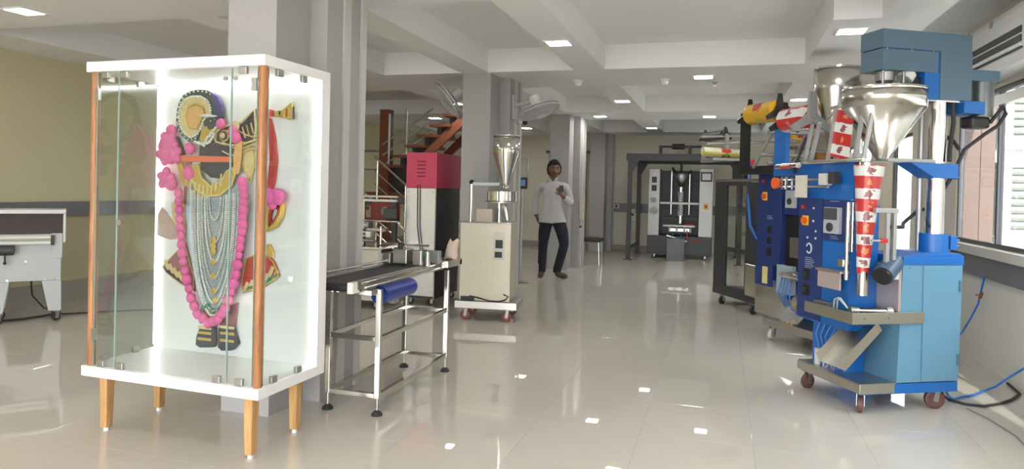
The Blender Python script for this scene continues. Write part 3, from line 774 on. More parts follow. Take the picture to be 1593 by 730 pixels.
# ================================================================ helper: caster
def caster(parent, x, y, r=0.045, wm=None, w=0.028, top=None, ang=0.0):
    top = top or 2*r + 0.02
    ca, sa = math.cos(ang), math.sin(ang)
    fk = MB()
    for s_ in (-1, 1):
        fk.bar((x - sa*s_*(w/2+0.004), y + ca*s_*(w/2+0.004), r-0.012), (x - sa*s_*(w/2+0.004) + ca*0.012, y + ca*s_*(w/2+0.004) + sa*0.012, top), 0.03, 0.004, (-sa, ca, 0))
    fk.box(x-0.03, x+0.03, y-0.03, y+0.03, top-0.004, top)
    o = fk.build('caster', STEELD, parent)
    wh = MB().lathe([(r-0.014, -w/2), (r, -w/2+0.004), (r, w/2-0.004), (r-0.014, w/2)], (0, 0, 0), 22, 'y').build('wheel', wm or MAROON, o, loc=(x, y, r), rot=(0, 0, ang))
    MB().cyl((0, -w/2-0.003, 0), (0, w/2+0.003, 0), 0.014, n=12).build('hub', STEELD, wh) if False else None
    return o
GM = mat('light grey enamel', (0.47, 0.48, 0.49), 0.4, var=0.03)
# ================================================================ heat tunnel at the left edge
lm = thing('heat_tunnel', 'light grey shrink heat tunnel on tapered legs with dark curtain at the left wall', 'heat tunnel', (-5.97, 4.93, 0), math.radians(50))
box('body', GM, lm, -0.95, 0.033, 0.0, 0.32, 0.385, 0.82, bevel=0.003)
box('side_plate', GM, lm, -0.045, 0.043, -0.012, 0.0, 0.592, 0.828, bevel=0.003)
for a, b, x0, x1 in ((-0.061, 0.040, -0.115, 0.036), (-0.50, -0.405, -0.51, -0.358), (-0.93, -0.84, -0.94, -0.79)):
    for y0 in (-0.006, 0.29): MB().prism([(a, 0.10), (b, 0.10), (x1, 0.384), (x0, 0.384)], y0, y0+0.03).build('leg', GM, lm, 0.003)
for x in (0.0, -0.44, -0.89):
    for y in (0.015, 0.30): caster(lm, x, y, 0.038, RUBBER, 0.022, 0.10, 0.5)
MB().box(-0.95, 0.069, -0.02, 0.34, 1.010, 1.05).box(0.046, 0.069, -0.02, 0.34, 0.74, 1.010).build('hood', mat('pale grey hood', (0.60, 0.61, 0.61), 0.4), lm, 0.008)
box('curtain', mat('dark brown rubber curtain', (0.045, 0.032, 0.03), 0.65, var=0.15, scale=20, stretch=(20, 1, 1)), lm, -0.95, 0.044, 0.02, 0.04, 0.82, 1.009)
for z in (0.792, 0.742): MB().cyl((-0.95, -0.035, z), (-0.05, -0.035, z), 0.018, n=14).build('roller', mat('cream roller', (0.66, 0.65, 0.58), 0.35), lm)
box('roller_bearing', BLACK, lm, -0.05, -0.025, -0.055, -0.012, 0.72, 0.812, bevel=0.003)
MB().cyl((-0.95, -0.06, 0.680), (-0.328, -0.06, 0.680), 0.045, n=18).build('gear_motor', mat('dark motor casing', (0.04, 0.042, 0.045), 0.5), lm)
MB().cyl((-0.392, -0.06, 0.64), (-0.392, -0.06, 0.57), 0.007, n=10).ball((-0.392, -0.06, 0.565), 0.014).build('lever', BLACK, lm)
for x, z in ((-0.239, 0.569), (-0.09, 0.401), (-0.02, 0.404), (-0.376, 0.398)): MB().cyl((x, -0.008, z), (x, 0.002, z), 0.010, n=12).build('bolt', STEEL, lm)
def lw(x, y, z=0.0): return (-5.97 + x*0.643 - y*0.766, 4.93 + x*0.766 + y*0.643, z)
cb = MB().tube([lw(-0.20, 0.17, 0.384), lw(-0.20, 0.18, 0.30), lw(-0.19, 0.20, 0.22), lw(-0.1, 0.25, 0.09), lw(0.05, 0.30, 0.010), lw(0.35, 0.28, 0.008), lw(0.7, 0.25, 0.008), lw(1.1, 0.1, 0.008)], 0.008, 8)
tag(cb.build('power_cable', RUBBER), 'black power cable hanging down under the grey heat tunnel', 'cable')
cb = MB().tube([lw(0.02, 0.36, 0.012), lw(-0.12, 0.24, 0.012), lw(-0.25, 0.16, 0.012), lw(-0.38, 0.13, 0.012), lw(-0.55, 0.15, 0.012), lw(-0.8, 0.2, 0.012)], 0.011, 8)
tag(cb.build('power_cable', RUBBER), 'thick black cable lying on the floor between the heat tunnel legs', 'cable')

# ================================================================ control cabinet with red hood
sc_ = thing('sealing_machine', 'tall machine cabinet with polished front, black side and crimson hood', 'machine', (-3.25, 7.5, 0))
box('body', DARK, sc_, -0.18, 0.18, -0.36, 0.36, 0.08, 1.335)
fp = box('front_panel', mat('mirror steel sheet', (0.86, 0.86, 0.88), 0.16, 0.35, var=0.03), sc_, -0.176, 0.176, -0.372, -0.36, 0.11, 1.33)
for x in (-0.15, 0.15):
    for z in (0.16, 0.72, 1.29): MB().cyl((x, -0.378, z), (x, -0.371, z), 0.008, n=10).build('screw', STEELD, fp)
box('edge_trim', STEEL, sc_, 0.177, 0.186, -0.374, -0.355, 0.08, 1.335)
rd = box('red_hood', REDB, sc_, -0.185, 0.19, -0.375, 0.37, 1.335, 1.735, bevel=0.004)
for k in range(5): box('vent_slot', mat('dark slot', (0.16, 0.01, 0.025), 0.6), rd, -0.05, 0.05, -0.379, -0.374, 1.46+0.042*k, 1.472+0.042*k)
for q, dx in ((0, 0.0), (1, 0.03)):
    MB().tube([(-0.04+dx, -0.38, 1.37), (-0.035+dx, -0.385, 1.2), (-0.03+dx, -0.385, 0.9), (0.0+dx, -0.385, 0.7), (0.03+dx, -0.385, 0.55)], 0.005, 6).build('wire', RUBBER, sc_)
for x in (-0.13, 0.13):
    for y in (-0.30, 0.30): caster(sc_, x, y, 0.035, RUBBER, 0.024, 0.08)

# ================================================================ wrapping machine behind the conveyor
wm = thing('wrapping_machine', 'cream horizontal wrapping machine with steel rods and rollers behind the conveyor', 'machine', (-3.82, 6.9, 0))
CRM = mat('cream enamel', (0.60, 0.57, 0.49), 0.45, var=0.04)
box('base_cabinet', CRM, wm, -0.35, 0.33, -0.25, 0.30, 0.10, 0.62, bevel=0.004); box('base_cover', STEELB, wm, -0.20, 0.34, -0.32, -0.25, 0.32, 0.66, bevel=0.004)
box('deck', STEEL, wm, -0.36, 0.36, -0.34, 0.32, 0.665, 0.69)
for x, y in ((-0.28, -0.2), (0.26, -0.2), (-0.28, 0.24), (0.26, 0.24)): caster(wm, x, y, 0.04, RUBBER, 0.026, 0.10)
for x in (-0.10, 0.30): box('upright', DARK, wm, x-0.025, x+0.025, 0.10, 0.15, 0.69, 1.20)
box('upright', STEEL, wm, -0.06, -0.035, 0.04, 0.07, 0.69, 1.20)
box('top_beam', mat('warm white rail', (0.66, 0.65, 0.60), 0.35), wm, -0.40, 0.36, 0.02, 0.07, 1.17, 1.195); box('top_plate', STEELB, wm, -0.22, 0.34, 0.10, 0.24, 1.215, 1.235)
box('red_plate', mat('dull red board', (0.22, 0.03, 0.022), 0.5, var=0.1), wm, -0.02, 0.34, 0.16, 0.18, 0.95, 1.16)
MB().cyl((-0.06, 0.05, 0.95), (0.36, 0.05, 0.95), 0.014, n=12).build('cross_rod', STEEL, wm)
for z in (0.74, 0.79, 0.83): MB().cyl((-0.22, -0.12, z), (0.18, -0.12, z), 0.018, n=12).build('feed_roller', STEELD, wm)
MB().lathe([(0.05, 0), (0.05, 0.03), (0.02, 0.04)], (-0.25, -0.12, 0.79), 20, 'x').build('hand_wheel', STEELD, wm)
box('counter_box', WPLAST, wm, 0.10, 0.16, -0.17, -0.13, 0.78, 0.84, bevel=0.003); MB().cyl((0.25, -0.1, 0.70), (0.25, -0.1, 0.90), 0.014, n=12).build('post', STEEL, wm)
MB().lathe([(0.02, 0), (0.05, 0.01), (0.05, 0.05), (0.02, 0.06)], (0.22, 0.03, 1.06), 18, 'y').build('film_spool', STEELD, wm); box('gear_box', DARK, wm, 0.22, 0.34, 0.0, 0.1, 0.98, 1.10, bevel=0.006)
MB().lathe([(0.01, 0), (0.055, 0.01), (0.055, 0.07), (0.01, 0.08)], (0.0, 0.0, 0.90), 18, 'x').build('film_spool', STEELD, wm); box('forming_box', STEELB, wm, 0.05, 0.26, -0.06, 0.10, 0.84, 0.87)

# ================================================================ powder dispenser on casters
dp = thing('powder_dispenser', 'cream powder dispenser cabinet on casters with a polished cone hopper', 'dispenser', (-2.275, 6.58, 0), math.radians(8))
IV = mat('ivory steel cabinet', (0.62, 0.57, 0.46), 0.38, 0.25, var=0.04)
box('cabinet', IV, dp, -0.262, 0.262, 0.0, 0.42, 0.20, 1.0, bevel=0.006); box('trolley', STEELB, dp, -0.30, 0.34, -0.03, 0.45, 0.125, 0.20, bevel=0.004)
for x, y in ((-0.20, 0.03), (0.23, 0.03), (-0.20, 0.4), (0.23, 0.4)): caster(dp, x, y, 0.05, mat('orange red caster', (0.25, 0.07, 0.04), 0.5, var=0.1), 0.03, 0.125)
pn = box('control_plate', mat('silver label plate', (0.50, 0.48, 0.43), 0.4, 0.4), dp, 0.085, 0.20, -0.004, 0.0, 0.63, 0.91)
box('display', BLACK, pn, 0.105, 0.18, -0.008, -0.004, 0.745, 0.83); box('display', BLACK, pn, 0.10, 0.175, -0.008, -0.004, 0.65, 0.71)
MB().cyl((-0.04, -0.003, 0.60), (-0.04, 0.0, 0.60), 0.006, n=10).build('screw', STEELD, dp)
hp = MB().lathe([(0.137, 1.90), (0.137, 1.71), (0.035, 1.40), (0.032, 1.30)], (0.16, 0.2, 0), 36, caps=False).lathe([(0.141, 1.905), (0.141, 1.89)], (0.16, 0.2, 0), 36, caps=False).build('hopper', STEEL, dp, solid=0.003)
pnr = MB().lathe([(0.15, 1.215), (0.16, 1.225), (0.16, 1.32), (0.155, 1.325)], (0.13, 0.2, 0), 32).build('ring_pan', STEEL, dp)
MB().lathe([(0.185, 1.205), (0.185, 1.214)], (0.13, 0.2, 0), 32).build('base_disc', STEELB, dp)
MB().cyl((0.10, 0.2, 1.0), (0.10, 0.2, 1.21), 0.028, n=16).build('outlet_tube', STEEL, dp); MB().cyl((0.16, 0.15, 1.19), (0.20, 0.12, 1.02), 0.024, n=14).build('outlet_tube', STEEL, dp)
MB().cyl((-0.20, 0.2, 1.0), (-0.20, 0.2, 1.40), 0.018, n=14).build('post', STEEL, dp); MB().ball((-0.20, 0.2, 1.41), 0.028).build('knob', BLACK, dp)
box('arm', mat('pale blue grey arm', (0.55, 0.60, 0.62), 0.35), dp, -0.19, 0.10, 0.18, 0.22, 1.375, 1.41, bevel=0.005)
box('drip_box', mat('translucent tan box', (0.48, 0.42, 0.34), 0.4), dp, -0.11, 0.06, 0.02, 0.15, 1.002, 1.14, bevel=0.004)
box('top_tray', STEEL, dp, -0.285, 0.25, -0.01, 0.40, 1.0, 1.006)
MB().tube([(-0.15, -0.01, 0.25), (-0.05, -0.02, 0.235), (0.05, -0.02, 0.21), (0.15, -0.015, 0.206), (0.22, -0.01, 0.225), (0.25, -0.01, 0.26), (0.2, -0.006, 0.28)], 0.007, 8).build('mains_lead', RUBBER, dp)
box('plug_block', BLACK, dp, -0.24, -0.10, -0.024, 0.0, 0.205, 0.245, bevel=0.004)

# ================================================================ staircase at the back left
OX = mat('orange brown stringer paint', (0.20, 0.055, 0.022), 0.45, var=0.08)
TRD = mat('reddish wooden tread', (0.19, 0.055, 0.025), 0.4, var=0.15, scale=10)
st = thing('staircase', 'open staircase with red brown treads and stringer and steel handrails', 'staircase', (0, 0, 0))
MB().prism([(-5.50, 0.0), (-5.33, 0.0), (-5.33, 2.62), (-5.50, 2.62)], 10.35, 10.52).build('newel_post', OX, st)
for y0 in (10.20, 10.95): MB().prism([(-4.90, 1.64), (-4.72, 1.64), (-3.72, 2.55), (-3.72, 2.622), (-3.86, 2.622)], y0, y0+0.06).build('stringer', OX, st)
for k in range(6):
    x, z = -5.20 + 0.215*k, 1.69 + 0.165*k
    box('tread', TRD, st, x-0.16, x+0.20, 10.12, 11.0, z-0.045, z, bevel=0.004)
    if k < 5: box('riser_bracket', DARK, st, x+0.12, x+0.19, 10.3, 10.9, z-0.02+0.02, z+0.12)
box('landing', TRD, st, -5.80, -4.90, 10.12, 11.4, 1.17, 1.235); box('landing', DARK, st, -5.33, -4.7, 10.5, 11.3, 1.235, 1.65)
for x, z0, z1 in ((-5.215, 1.66, 2.52), (-4.90, 1.86, 2.6), (-5.86, 1.235, 1.90)): MB().cyl((x, 10.15, z0), (x, 10.15, z1), 0.022, n=10).build('baluster', STEELD, st)
for dz in (0, -0.18, -0.36): MB().cyl((-5.33, 10.15, 2.02+dz), (-4.45, 10.15, 2.60+dz), 0.016, n=10).build('handrail', STEELD, st)
MB().cyl((-5.96, 10.7, 1.94), (-5.50, 10.7, 1.94), 0.018, n=10).build('handrail', STEELD, st)
MB().cyl((-5.96, 10.7, 1.62), (-5.50, 10.7, 1.62), 0.012, n=10).build('handrail', STEELD, st)
for k in range(7):
    x, z = -4.62 - 0.2*k + 0.0, 0.17 + 0.165*k
    box('tread', TRD, st, x-0.05, x+0.2, 8.9, 9.9, z-0.045, z)
for y in (8.95, 9.8):
    for dz, r in ((0, 0.02), (-0.22, 0.012), (-0.42, 0.012)):
        xo = -0.42 if y > 9 else 0.0
        MB().cyl((-5.70-xo*1.0, y, 1.80+dz), (-4.20-xo*1.0, y, 0.62+dz), r, n=10).build('handrail', STEEL, st)
    for q in (0.0, 0.5):
        xo = 0.42 if y > 9 else 0.0
        MB().cyl((-5.65+xo+q, y, 0.0), (-5.65+xo+q, y, 1.76-0.79*q), 0.014, n=10).build('baluster', STEEL, st)

# ================================================================ wall fans on the middle pillar
FAN = mat('pale grey fan plastic', (0.52, 0.52, 0.52), 0.4, var=0.04)
def fan(label, mount, c, nrm, side):
    t = thing('wall_fan', label, 'fan', mount, 0, 'wall fans on the pillar')
    c = Vector(c) - Vector(mount); n_ = Vector(nrm).normalized()
    q = n_.to_track_quat('Z', 'Y'); e = q.to_euler()
    MB().box(-0.02 if side > 0 else -0.005, 0.005 if side > 0 else 0.02, -0.05, 0.05, -0.14, 0.14).build('wall_plate', FAN, t, 0.008)
    back = c - n_ * 0.10
    MB().tube([(0, 0, 0.02), (side*0.07, 0, 0.03), (back.x*0.7, back.y*0.7, (back.z+0.03)*0.7), tuple(back)], 0.022, 10).build('arm', FAN, t)
    MB().lathe([(0.03, -0.17), (0.065, -0.16), (0.072, -0.08), (0.06, -0.03)], (0, 0, 0), 20).build('motor_housing', WPLAST, t, loc=c, rot=e)
    gd = MB()
    R_ = 0.235
    for r, h in [(R_, 0.03), (R_, 0.0)] + [(R_*q, 0.03+0.06*(1-q*q)) for q in (0.92, 0.8, 0.68, 0.56, 0.44, 0.32)] + [(R_*q, -0.05*(1-q*q)) for q in (0.9, 0.75, 0.6, 0.45, 0.3)]:
        gd.tube([(r*math.cos(2*PI*i/32), r*math.sin(2*PI*i/32), h) for i in range(32)], 0.012 if r == R_ else 0.004, 5, True)
    for i in range(56):
        a = 2*PI*i/56; ca, sa = math.cos(a), math.sin(a)
        gd.tube([(0.05*ca, 0.05*sa, 0.09), (R_*0.6*ca, R_*0.6*sa, 0.07), (R_*ca, R_*sa, 0.03), (R_*ca, R_*sa, 0.0), (R_*0.6*ca, R_*0.6*sa, -0.035), (0.06*ca, 0.06*sa, -0.05)], 0.0042, 4)
    g_ = gd.build('guard', FAN, t, loc=c, rot=e)
    MB().lathe([(0.05, 0.085), (0.05, 0.095), (0.0, 0.097)], (0, 0, 0), 18).build('badge', WPLAST, g_)
    for k in range(3):
        a0 = 2*PI*k/3
        rows = []
        for i in range(5):
            r = 0.03 + 0.185*i/4
            rows.append([(r*math.cos(a0+s_*0.62), r*math.sin(a0+s_*0.62), 0.015+0.028*s_) for s_ in (-1, -0.5, 0, 0.5, 1)])
        MB().sheet(rows).build('blade', FAN, t, loc=c, rot=e, solid=0.003)
    return t
fan('pale grey wall fan on the right side of the pillar, facing down', (-2.33, 7.66, 2.30), (-2.02, 7.60, 2.27), (0.37, -0.10, -0.92), 1)
fan('pale grey wall fan on the left side of the pillar, partly hidden', (-2.815, 7.42, 2.36), (-3.02, 7.36, 2.36), (-0.72, -0.35, -0.60), -1)
cm = thing('dome_camera', 'small white security camera under the right wall fan', 'camera', (-2.30, 7.85, 2.16))
MB().lathe([(0.03, -0.02), (0.03, 0.02)], (0, 0, 0), 14, 'x').build('mount', WPLAST, cm); MB().ball((0.05, -0.01, -0.02), 0.032).build('lens_ball', BLACK, cm); MB().cyl((0, 0, 0), (0.05, -0.01, -0.01), 0.014, n=10).build('arm', WPLAST, cm)

# ================================================================ touch screen stand, stool, switches
sd = thing('screen_stand', 'slim grey stand with a small dark screen behind the dispenser', 'screen stand', (-2.70, 9.35, 0))
MB().lathe([(0.13, 0), (0.13, 0.015), (0.02, 0.03)], n=24).build('base', STEELD, sd); MB().cyl((0, 0, 0.02), (0, 0, 1.36), 0.022, n=14).build('post', GREYM, sd)
sb = box('screen', BLACK, sd, -0.085, 0.085, -0.06, -0.02, 1.35, 1.51, bevel=0.006); box('lit_display', mat('dim blue screen', (0.03, 0.05, 0.09), 0.2, var=0.1, emit=(0.1, 0.2, 0.4), estr=0.15), sb, -0.06, 0.06, -0.063, -0.06, 1.39, 1.48)
MB().tube([(-0.07, 0, 1.51), (-0.07, 0, 1.78), (0.07, 0, 1.78), (0.07, 0, 1.51)], 0.012, 8).build('loop_frame', GREYM, sd)
sl = thing('stool', 'low stool with black cushion and thin steel legs beside the back pillar', 'stool', (-2.25, 12.45, 0))
box('cushion', RUBBER, sl, -0.20, 0.20, -0.19, 0.19, 0.415, 0.485, bevel=0.02)
for x in (-0.17, 0.17):
    for y in (-0.15, 0.15): MB().cyl((x*1.05, y*1.05, 0), (x*0.9, y*0.9, 0.42), 0.012, n=10).build('leg', STEEL, sl)
for x, y, z, w, h, l in ((-2.43, 11.345, 1.03, 0.10, 0.28, 'cream switch box on the pillar beside the man'),):
    t = thing('switch_box', l, 'switch box', (-2.332, 11.75, 1.0))
    box('back_box', mat('ivory plastic', (0.62, 0.60, 0.48), 0.45), t, -0.003, 0.05, -0.08, 0.06, -0.16, 0.16, bevel=0.005); box('rocker', WPLAST, t, 0.05, 0.058, -0.06, -0.01, 0.02, 0.12, bevel=0.002); box('rocker', WPLAST, t, 0.05, 0.058, -0.06, -0.01, -0.12, -0.02, bevel=0.002)
    box('socket', BLACK, t, 0.0, 0.03, -0.06, 0.0, -0.30, -0.27)
for x, z, l in ((-1.91, 0.82, 'white wall socket on the back wall beside the gantry leg'), (-2.28, 1.0, 'grey switch plate on the dark strip of the back wall')):
    t = thing('wall_socket', l, 'socket', (x, YB, z))
    box('plate', WPLAST if x > -2 else GREYL, t, -0.06, 0.06, -0.045, -0.03 if z > 0.9 else 0.0, -0.13 if x > -2 else -0.05, 0.13 if x > -2 else 0.05, bevel=0.003)
    box('face', DARK, t, -0.025, 0.025, -0.05, -0.045, -0.03, 0.03)

# ================================================================ gantry platform and tall packing machine at the back
ga = thing('gantry_platform', 'dark steel gantry platform standing over the tall packing machine', 'gantry', (-0.75, 14.3, 0))
for x in (-0.98, 1.10):
    for y in (-0.66, 0.95):
        lg = box('leg', DARK, ga, x-0.04, x+0.04, y-0.04, y+0.04, 0.012, 1.96); box('foot_plate', DARK, lg, x-0.08, x+0.08, y-0.08, y+0.08, 0, 0.012)
        sg = 1 if x < 0 else -1
        MB().prism([(x+sg*0.04, 1.72), (x+sg*0.04, 1.96), (x+sg*0.18, 1.96)], y-0.03, y+0.03).build('gusset', DARK, ga)
box('deck', DARK, ga, -1.05, 1.17, -0.72, 1.02, 2.07, 2.095); 
for y in (-0.70, 0.96): box('edge_beam', DARK, ga, -1.05, 1.17, y, y+0.05, 1.96, 2.07)
for x in (-1.05, 1.12): box('edge_beam', DARK, ga, x, x+0.05, -0.65, 0.96, 1.96, 2.07)
box('tie_bar', DARK, ga, -1.0, -0.96, -0.62, 0.91, 0.20, 0.25)
wg = thing('film_unwinder', 'black film unwinding bar lying on top of the dark gantry', 'unwinder', (-0.72, 13.75, 2.095))
MB().cyl((-0.45, 0, 0.15), (0.35, 0, 0.15), 0.02, n=12).build('shaft', BLACK, wg); MB().cyl((-0.22, 0, 0.15), (0.02, 0, 0.15), 0.055, n=16).build('core', BLACK, wg)
for x in (-0.44, 0.12): box('support', BLACK, wg, x-0.025, x+0.03, -0.05, 0.05, 0, 0.17)
vf = thing('packing_machine', 'tall vertical packing machine with steel side panels and black base under the gantry', 'machine', (-0.785, 14.45, 0))
PSH = mat('satin steel panel', (0.40, 0.395, 0.385), 0.4, 0.35, var=0.05)
box('base', DARK, vf, -0.64, 0.63, -0.25, 0.40, 0.09, 0.47, bevel=0.01)
for x in (-0.5, 0.5): caster(vf, x, -0.15, 0.04, RUBBER, 0.03, 0.09); caster(vf, x, 0.3, 0.04, RUBBER, 0.03, 0.09)
lp = box('side_panel', PSH, vf, -0.63, -0.41, -0.25, 0.38, 0.47, 1.82, bevel=0.006); rp = box('side_panel', PSH, vf, 0.37, 0.63, -0.25, 0.38, 0.47, 1.84, bevel=0.006)
box('back_wall', DARK, vf, -0.41, 0.37, 0.30, 0.38, 0.47, 1.80)
for z in (1.60, 1.43): box('vent_fan', BLACK, lp, -0.57, -0.47, -0.256, -0.25, z-0.06, z+0.06)
for z, r in ((1.18, 0.06), (0.97, 0.085)): MB().lathe([(r, 0), (r, -0.004)], (-0.52, -0.25, z), 20, 'y').build('round_cover', mat('dull grey cover', (0.33, 0.33, 0.33), 0.6), lp)
scr = box('touch_screen', BLACK, rp, 0.39, 0.61, -0.275, -0.25, 1.58, 1.77, bevel=0.006); box('screen_glass', mat('grey display glass', (0.16, 0.18, 0.2), 0.15), scr, 0.42, 0.58, -0.278, -0.275, 1.61, 1.74)
es = box('stop_plate', YELLOW, rp, 0.455, 0.55, -0.256, -0.25, 1.02, 1.14); MB().cyl((0.503, -0.256, 1.08), (0.503, -0.28, 1.08), 0.025, n=16).build('stop_button', mat('dark red button', (0.25, 0.03, 0.02), 0.4), es)
for x in (0.45, 0.50, 0.55): MB().cyl((x, -0.25, 0.95), (x, -0.262, 0.95), 0.014, n=12).build('push_button', STEELD, rp)
for x in (-0.19, 0.17): MB().cyl((x, -0.05, 0.9), (x, -0.05, 1.78), 0.018, n=12).build('guide_shaft', STEEL, vf)
MB().lathe([(0.02, 1.45), (0.16, 1.74)], (-0.0, -0.08, 0), 24, caps=False).build('forming_collar', STEELD, vf, solid=0.004)
MB().cyl((0, -0.08, 0.72), (0, -0.08, 1.46), 0.05, n=18).build('forming_tube', STEEL, vf)
tag(MB().cyl((0, -0.08, 0.88), (0, -0.08, 1.36), 0.056, n=18, caps=False).build('printed_film', film('grey printed film', 0.05, (0.55, 0.55, 0.55), (0.38, 0.38, 0.40), (0.2, 0.2, 0.2), (0.65, 0.65, 0.65)), vf))
box('cross_bar', PSH, vf, -0.40, 0.36, -0.20, -0.14, 1.11, 1.15); box('jaw_plate', WPLAST, vf, -0.32, 0.30, -0.30, -0.12, 0.66, 0.69); box('jaw_block', STEELB, vf, -0.22, 0.20, -0.26, -0.12, 0.56, 0.63, bevel=0.005)
for x in (-0.2, -0.05, 0.1, 0.22): MB().cyl((x, -0.28, 0.55), (x, -0.28, 0.66), 0.018, n=10).build('jaw_cylinder', STEELD, vf)
box('red_cloth', REDC, vf, 0.12, 0.26, -0.29, -0.18, 0.69, 0.715, bevel=0.006)
MB().tube([(-0.1, -0.3, 0.56), (-0.15, -0.32, 0.45), (-0.05, -0.3, 0.36), (0.05, -0.3, 0.5)], 0.010, 8).build('air_hose', HOSEB, vf); MB().tube([(0.15, -0.3, 0.6), (0.16, -0.32, 0.42), (0.3, -0.3, 0.36), (0.45, -0.27, 0.40)], 0.010, 8).build('wire', REDP, vf)
MB().prism([(-0.25, 0.47), (0.15, 0.36), (0.15, 0.38), (-0.25, 0.49)], -0.28, -0.05).build('chute', STEELB, vf)
for a, b in (((-0.18, -0.1, 1.86), (-0.05, -0.1, 1.62)), ((0.2, -0.1, 1.80), (0.05, -0.1, 1.62)), ((0.0, -0.08, 1.74), (0.0, -0.08, 2.06))): MB().cyl(a, b, 0.022, n=10).build('strut', BLACK, vf)
for z in (1.55, 1.30, 0.98, 0.82): box('cross_member', DARK, vf, -0.40, 0.36, 0.10, 0.16, z-0.02, z+0.02)
bn = thing('acrylic_bin', 'small smoky transparent bin on the floor before the tall packing machine', 'bin', (-0.83, 13.95, 0))
for b in ((-0.17, 0.17, -0.12, -0.115, 0.006, 0.44), (-0.17, 0.17, 0.115, 0.12, 0.006, 0.44), (-0.17, -0.165, -0.115, 0.115, 0.006, 0.44), (0.165, 0.17, -0.115, 0.115, 0.006, 0.44)): box('wall_sheet', SMOKE, bn, *b)
box('bottom_sheet', SMOKE, bn, -0.17, 0.17, -0.12, 0.12, 0, 0.006)
# ================================================================ the three pouch packing machines by the windows
REDF = film('red and white printed film', 0.145, (0.72, 0.71, 0.70), (0.50, 0.03, 0.03), (0.26, 0.09, 0.09), (0.58, 0.22, 0.09), 0.45, 0.024, 0.016)
YELF = film('yellow printed film', 0.30, (0.78, 0.45, 0.03), (0.72, 0.40, 0.03), (0.50, 0.06, 0.03), (0.35, 0.42, 0.06), 0.5, 0.07, 0.03)
YELF2 = film('yellow red green film', 0.09, (0.62, 0.60, 0.50), (0.58, 0.52, 0.12), (0.52, 0.05, 0.04), (0.25, 0.34, 0.06), 0.5, 0.06, 0.03)
STEELH = mat('spun stainless hopper steel', (0.60, 0.575, 0.53), 0.2, 1.0, var=0.04)
SPOOL = mat('cast grey spool', (0.27, 0.27, 0.27), 0.4, 0.2, var=0.06)
CLOTH = mat('pinkish steel sheet', (0.56, 0.46, 0.44), 0.3, 0.45, var=0.04)
PRINT = mat('white panel print', (0.55, 0.58, 0.70), 0.6, var=0)
def panel_print(p, x, ys, n, w):     # rows of tiny panel lettering
    b_ = MB()
    for i in range(n): b_.box(x-0.0012, x, ys[0]-w*(0.5+0.5*((i*37) % 5)/5), ys[0]+w*0.6, ys[1]-0.014*i-0.003, ys[1]-0.014*i)
    return b_.build('panel_print', PRINT, p)
def star_spool(parent, c, m, r=0.11):
    b_ = MB()
    b_.lathe([(0.035, -0.015), (0.05, 0.0), (0.035, 0.02)], (0, 0, 0), 16, 'x')
    for k in range(3):
        a = PI/2 + 2*PI*k/3
        ca, sa = math.cos(a), math.sin(a)
        b_.add([(-0.012, 0.04*math.cos(a+1.0), 0.04*math.sin(a+1.0)), (-0.012, r*math.cos(a+0.12), r*math.sin(a+0.12)), (-0.012, r*math.cos(a-0.12), r*math.sin(a-0.12)), (-0.012, 0.04*math.cos(a-1.0), 0.04*math.sin(a-1.0)),
                (0.014, 0.04*math.cos(a+1.0), 0.04*math.sin(a+1.0)), (0.004, r*math.cos(a+0.12), r*math.sin(a+0.12)), (0.004, r*math.cos(a-0.12), r*math.sin(a-0.12)), (0.014, 0.04*math.cos(a-1.0), 0.04*math.sin(a-1.0))],
               [(0,1,2,3),(7,6,5,4),(0,4,5,1),(1,5,6,2),(2,6,7,3),(3,7,4,0)])
    return b_.build('star_spool', m, parent, loc=c)
def film_roll(label, fr_loc, fr_rz, c, r, w, m, spool_l, spool_r, core=0.045):
    ca, sa = math.cos(fr_rz), math.sin(fr_rz)
    wpos = (fr_loc[0]+c[0]*ca-c[1]*sa, fr_loc[1]+c[0]*sa+c[1]*ca, c[2])
    t = thing('film_roll', label, 'film roll', wpos, fr_rz - PI/2, 'film rolls on the packing machines')
    MB().lathe([(core, -w/2), (r, -w/2), (r, w/2), (core, w/2), (core, -w/2)], (0, 0, 0), 36, 'x', caps=False).build('wound_film', m, t)
    MB().cyl((-w/2-0.04, 0, 0), (w/2+0.05, 0, 0), 0.014, n=12).build('core_shaft', STEELD, t)
    if spool_l: star_spool(t, (-w/2-0.025, 0, 0), spool_l, r*1.55)
    if spool_r: star_spool(t, (w/2+0.025, 0, 0), spool_r, r*(2.0 if spool_r == SPOOL else 1.55))
    return t
# ---------------------------------------------------------------- nearest machine with the auger filler
AL, AR = (0.859, 4.707, 0), math.radians(28.6)
ma = thing('auger_packing_machine', 'light blue pouch packing machine with auger filler head, steel hopper and red film, nearest', 'machine', AL, AR)
box('base_frame', BLUE, ma, 0.012, 0.72, 0.004, 0.60, 0.12, 0.184, bevel=0.003)
box('platform_plate', STEELB, ma, 0.0, 0.262, 0.0, 0.636, 0.184, 0.19); box('front_apron', STEELB, ma, -0.004, 0.010, 0.0, 0.636, 0.128, 0.184, bevel=0.002); box('side_apron', STEELB, ma, 0.0, 0.245, -0.003, 0.003, 0.128, 0.184)
for x, y, r, a in ((0.049, 0.054, 0.05, 0.9), (0.04, 0.575, 0.05, 0.2), (0.60, 0.06, 0.06, -0.35), (0.60, 0.53, 0.06, 0.1)): caster(ma, x, y, r, MAROON, 0.036, 0.122, a)
cb_ = MB().prism([(0.262, 0.19), (0.72, 0.19), (0.728, 0.936), (0.285, 0.936)], 0.002, 0.40).build('cabinet', LBLUE, ma)
dr = MB().prism([(0.44, 0.195), (0.712, 0.195), (0.72, 0.93), (0.432, 0.93)], -0.006, 0.002).build('cabinet_door', LBLUE, ma, 0.002)
for z in (0.33, 0.80): box('door_hinge', SLATE, dr, 0.695, 0.71, -0.014, -0.004, z-0.035, z+0.035)
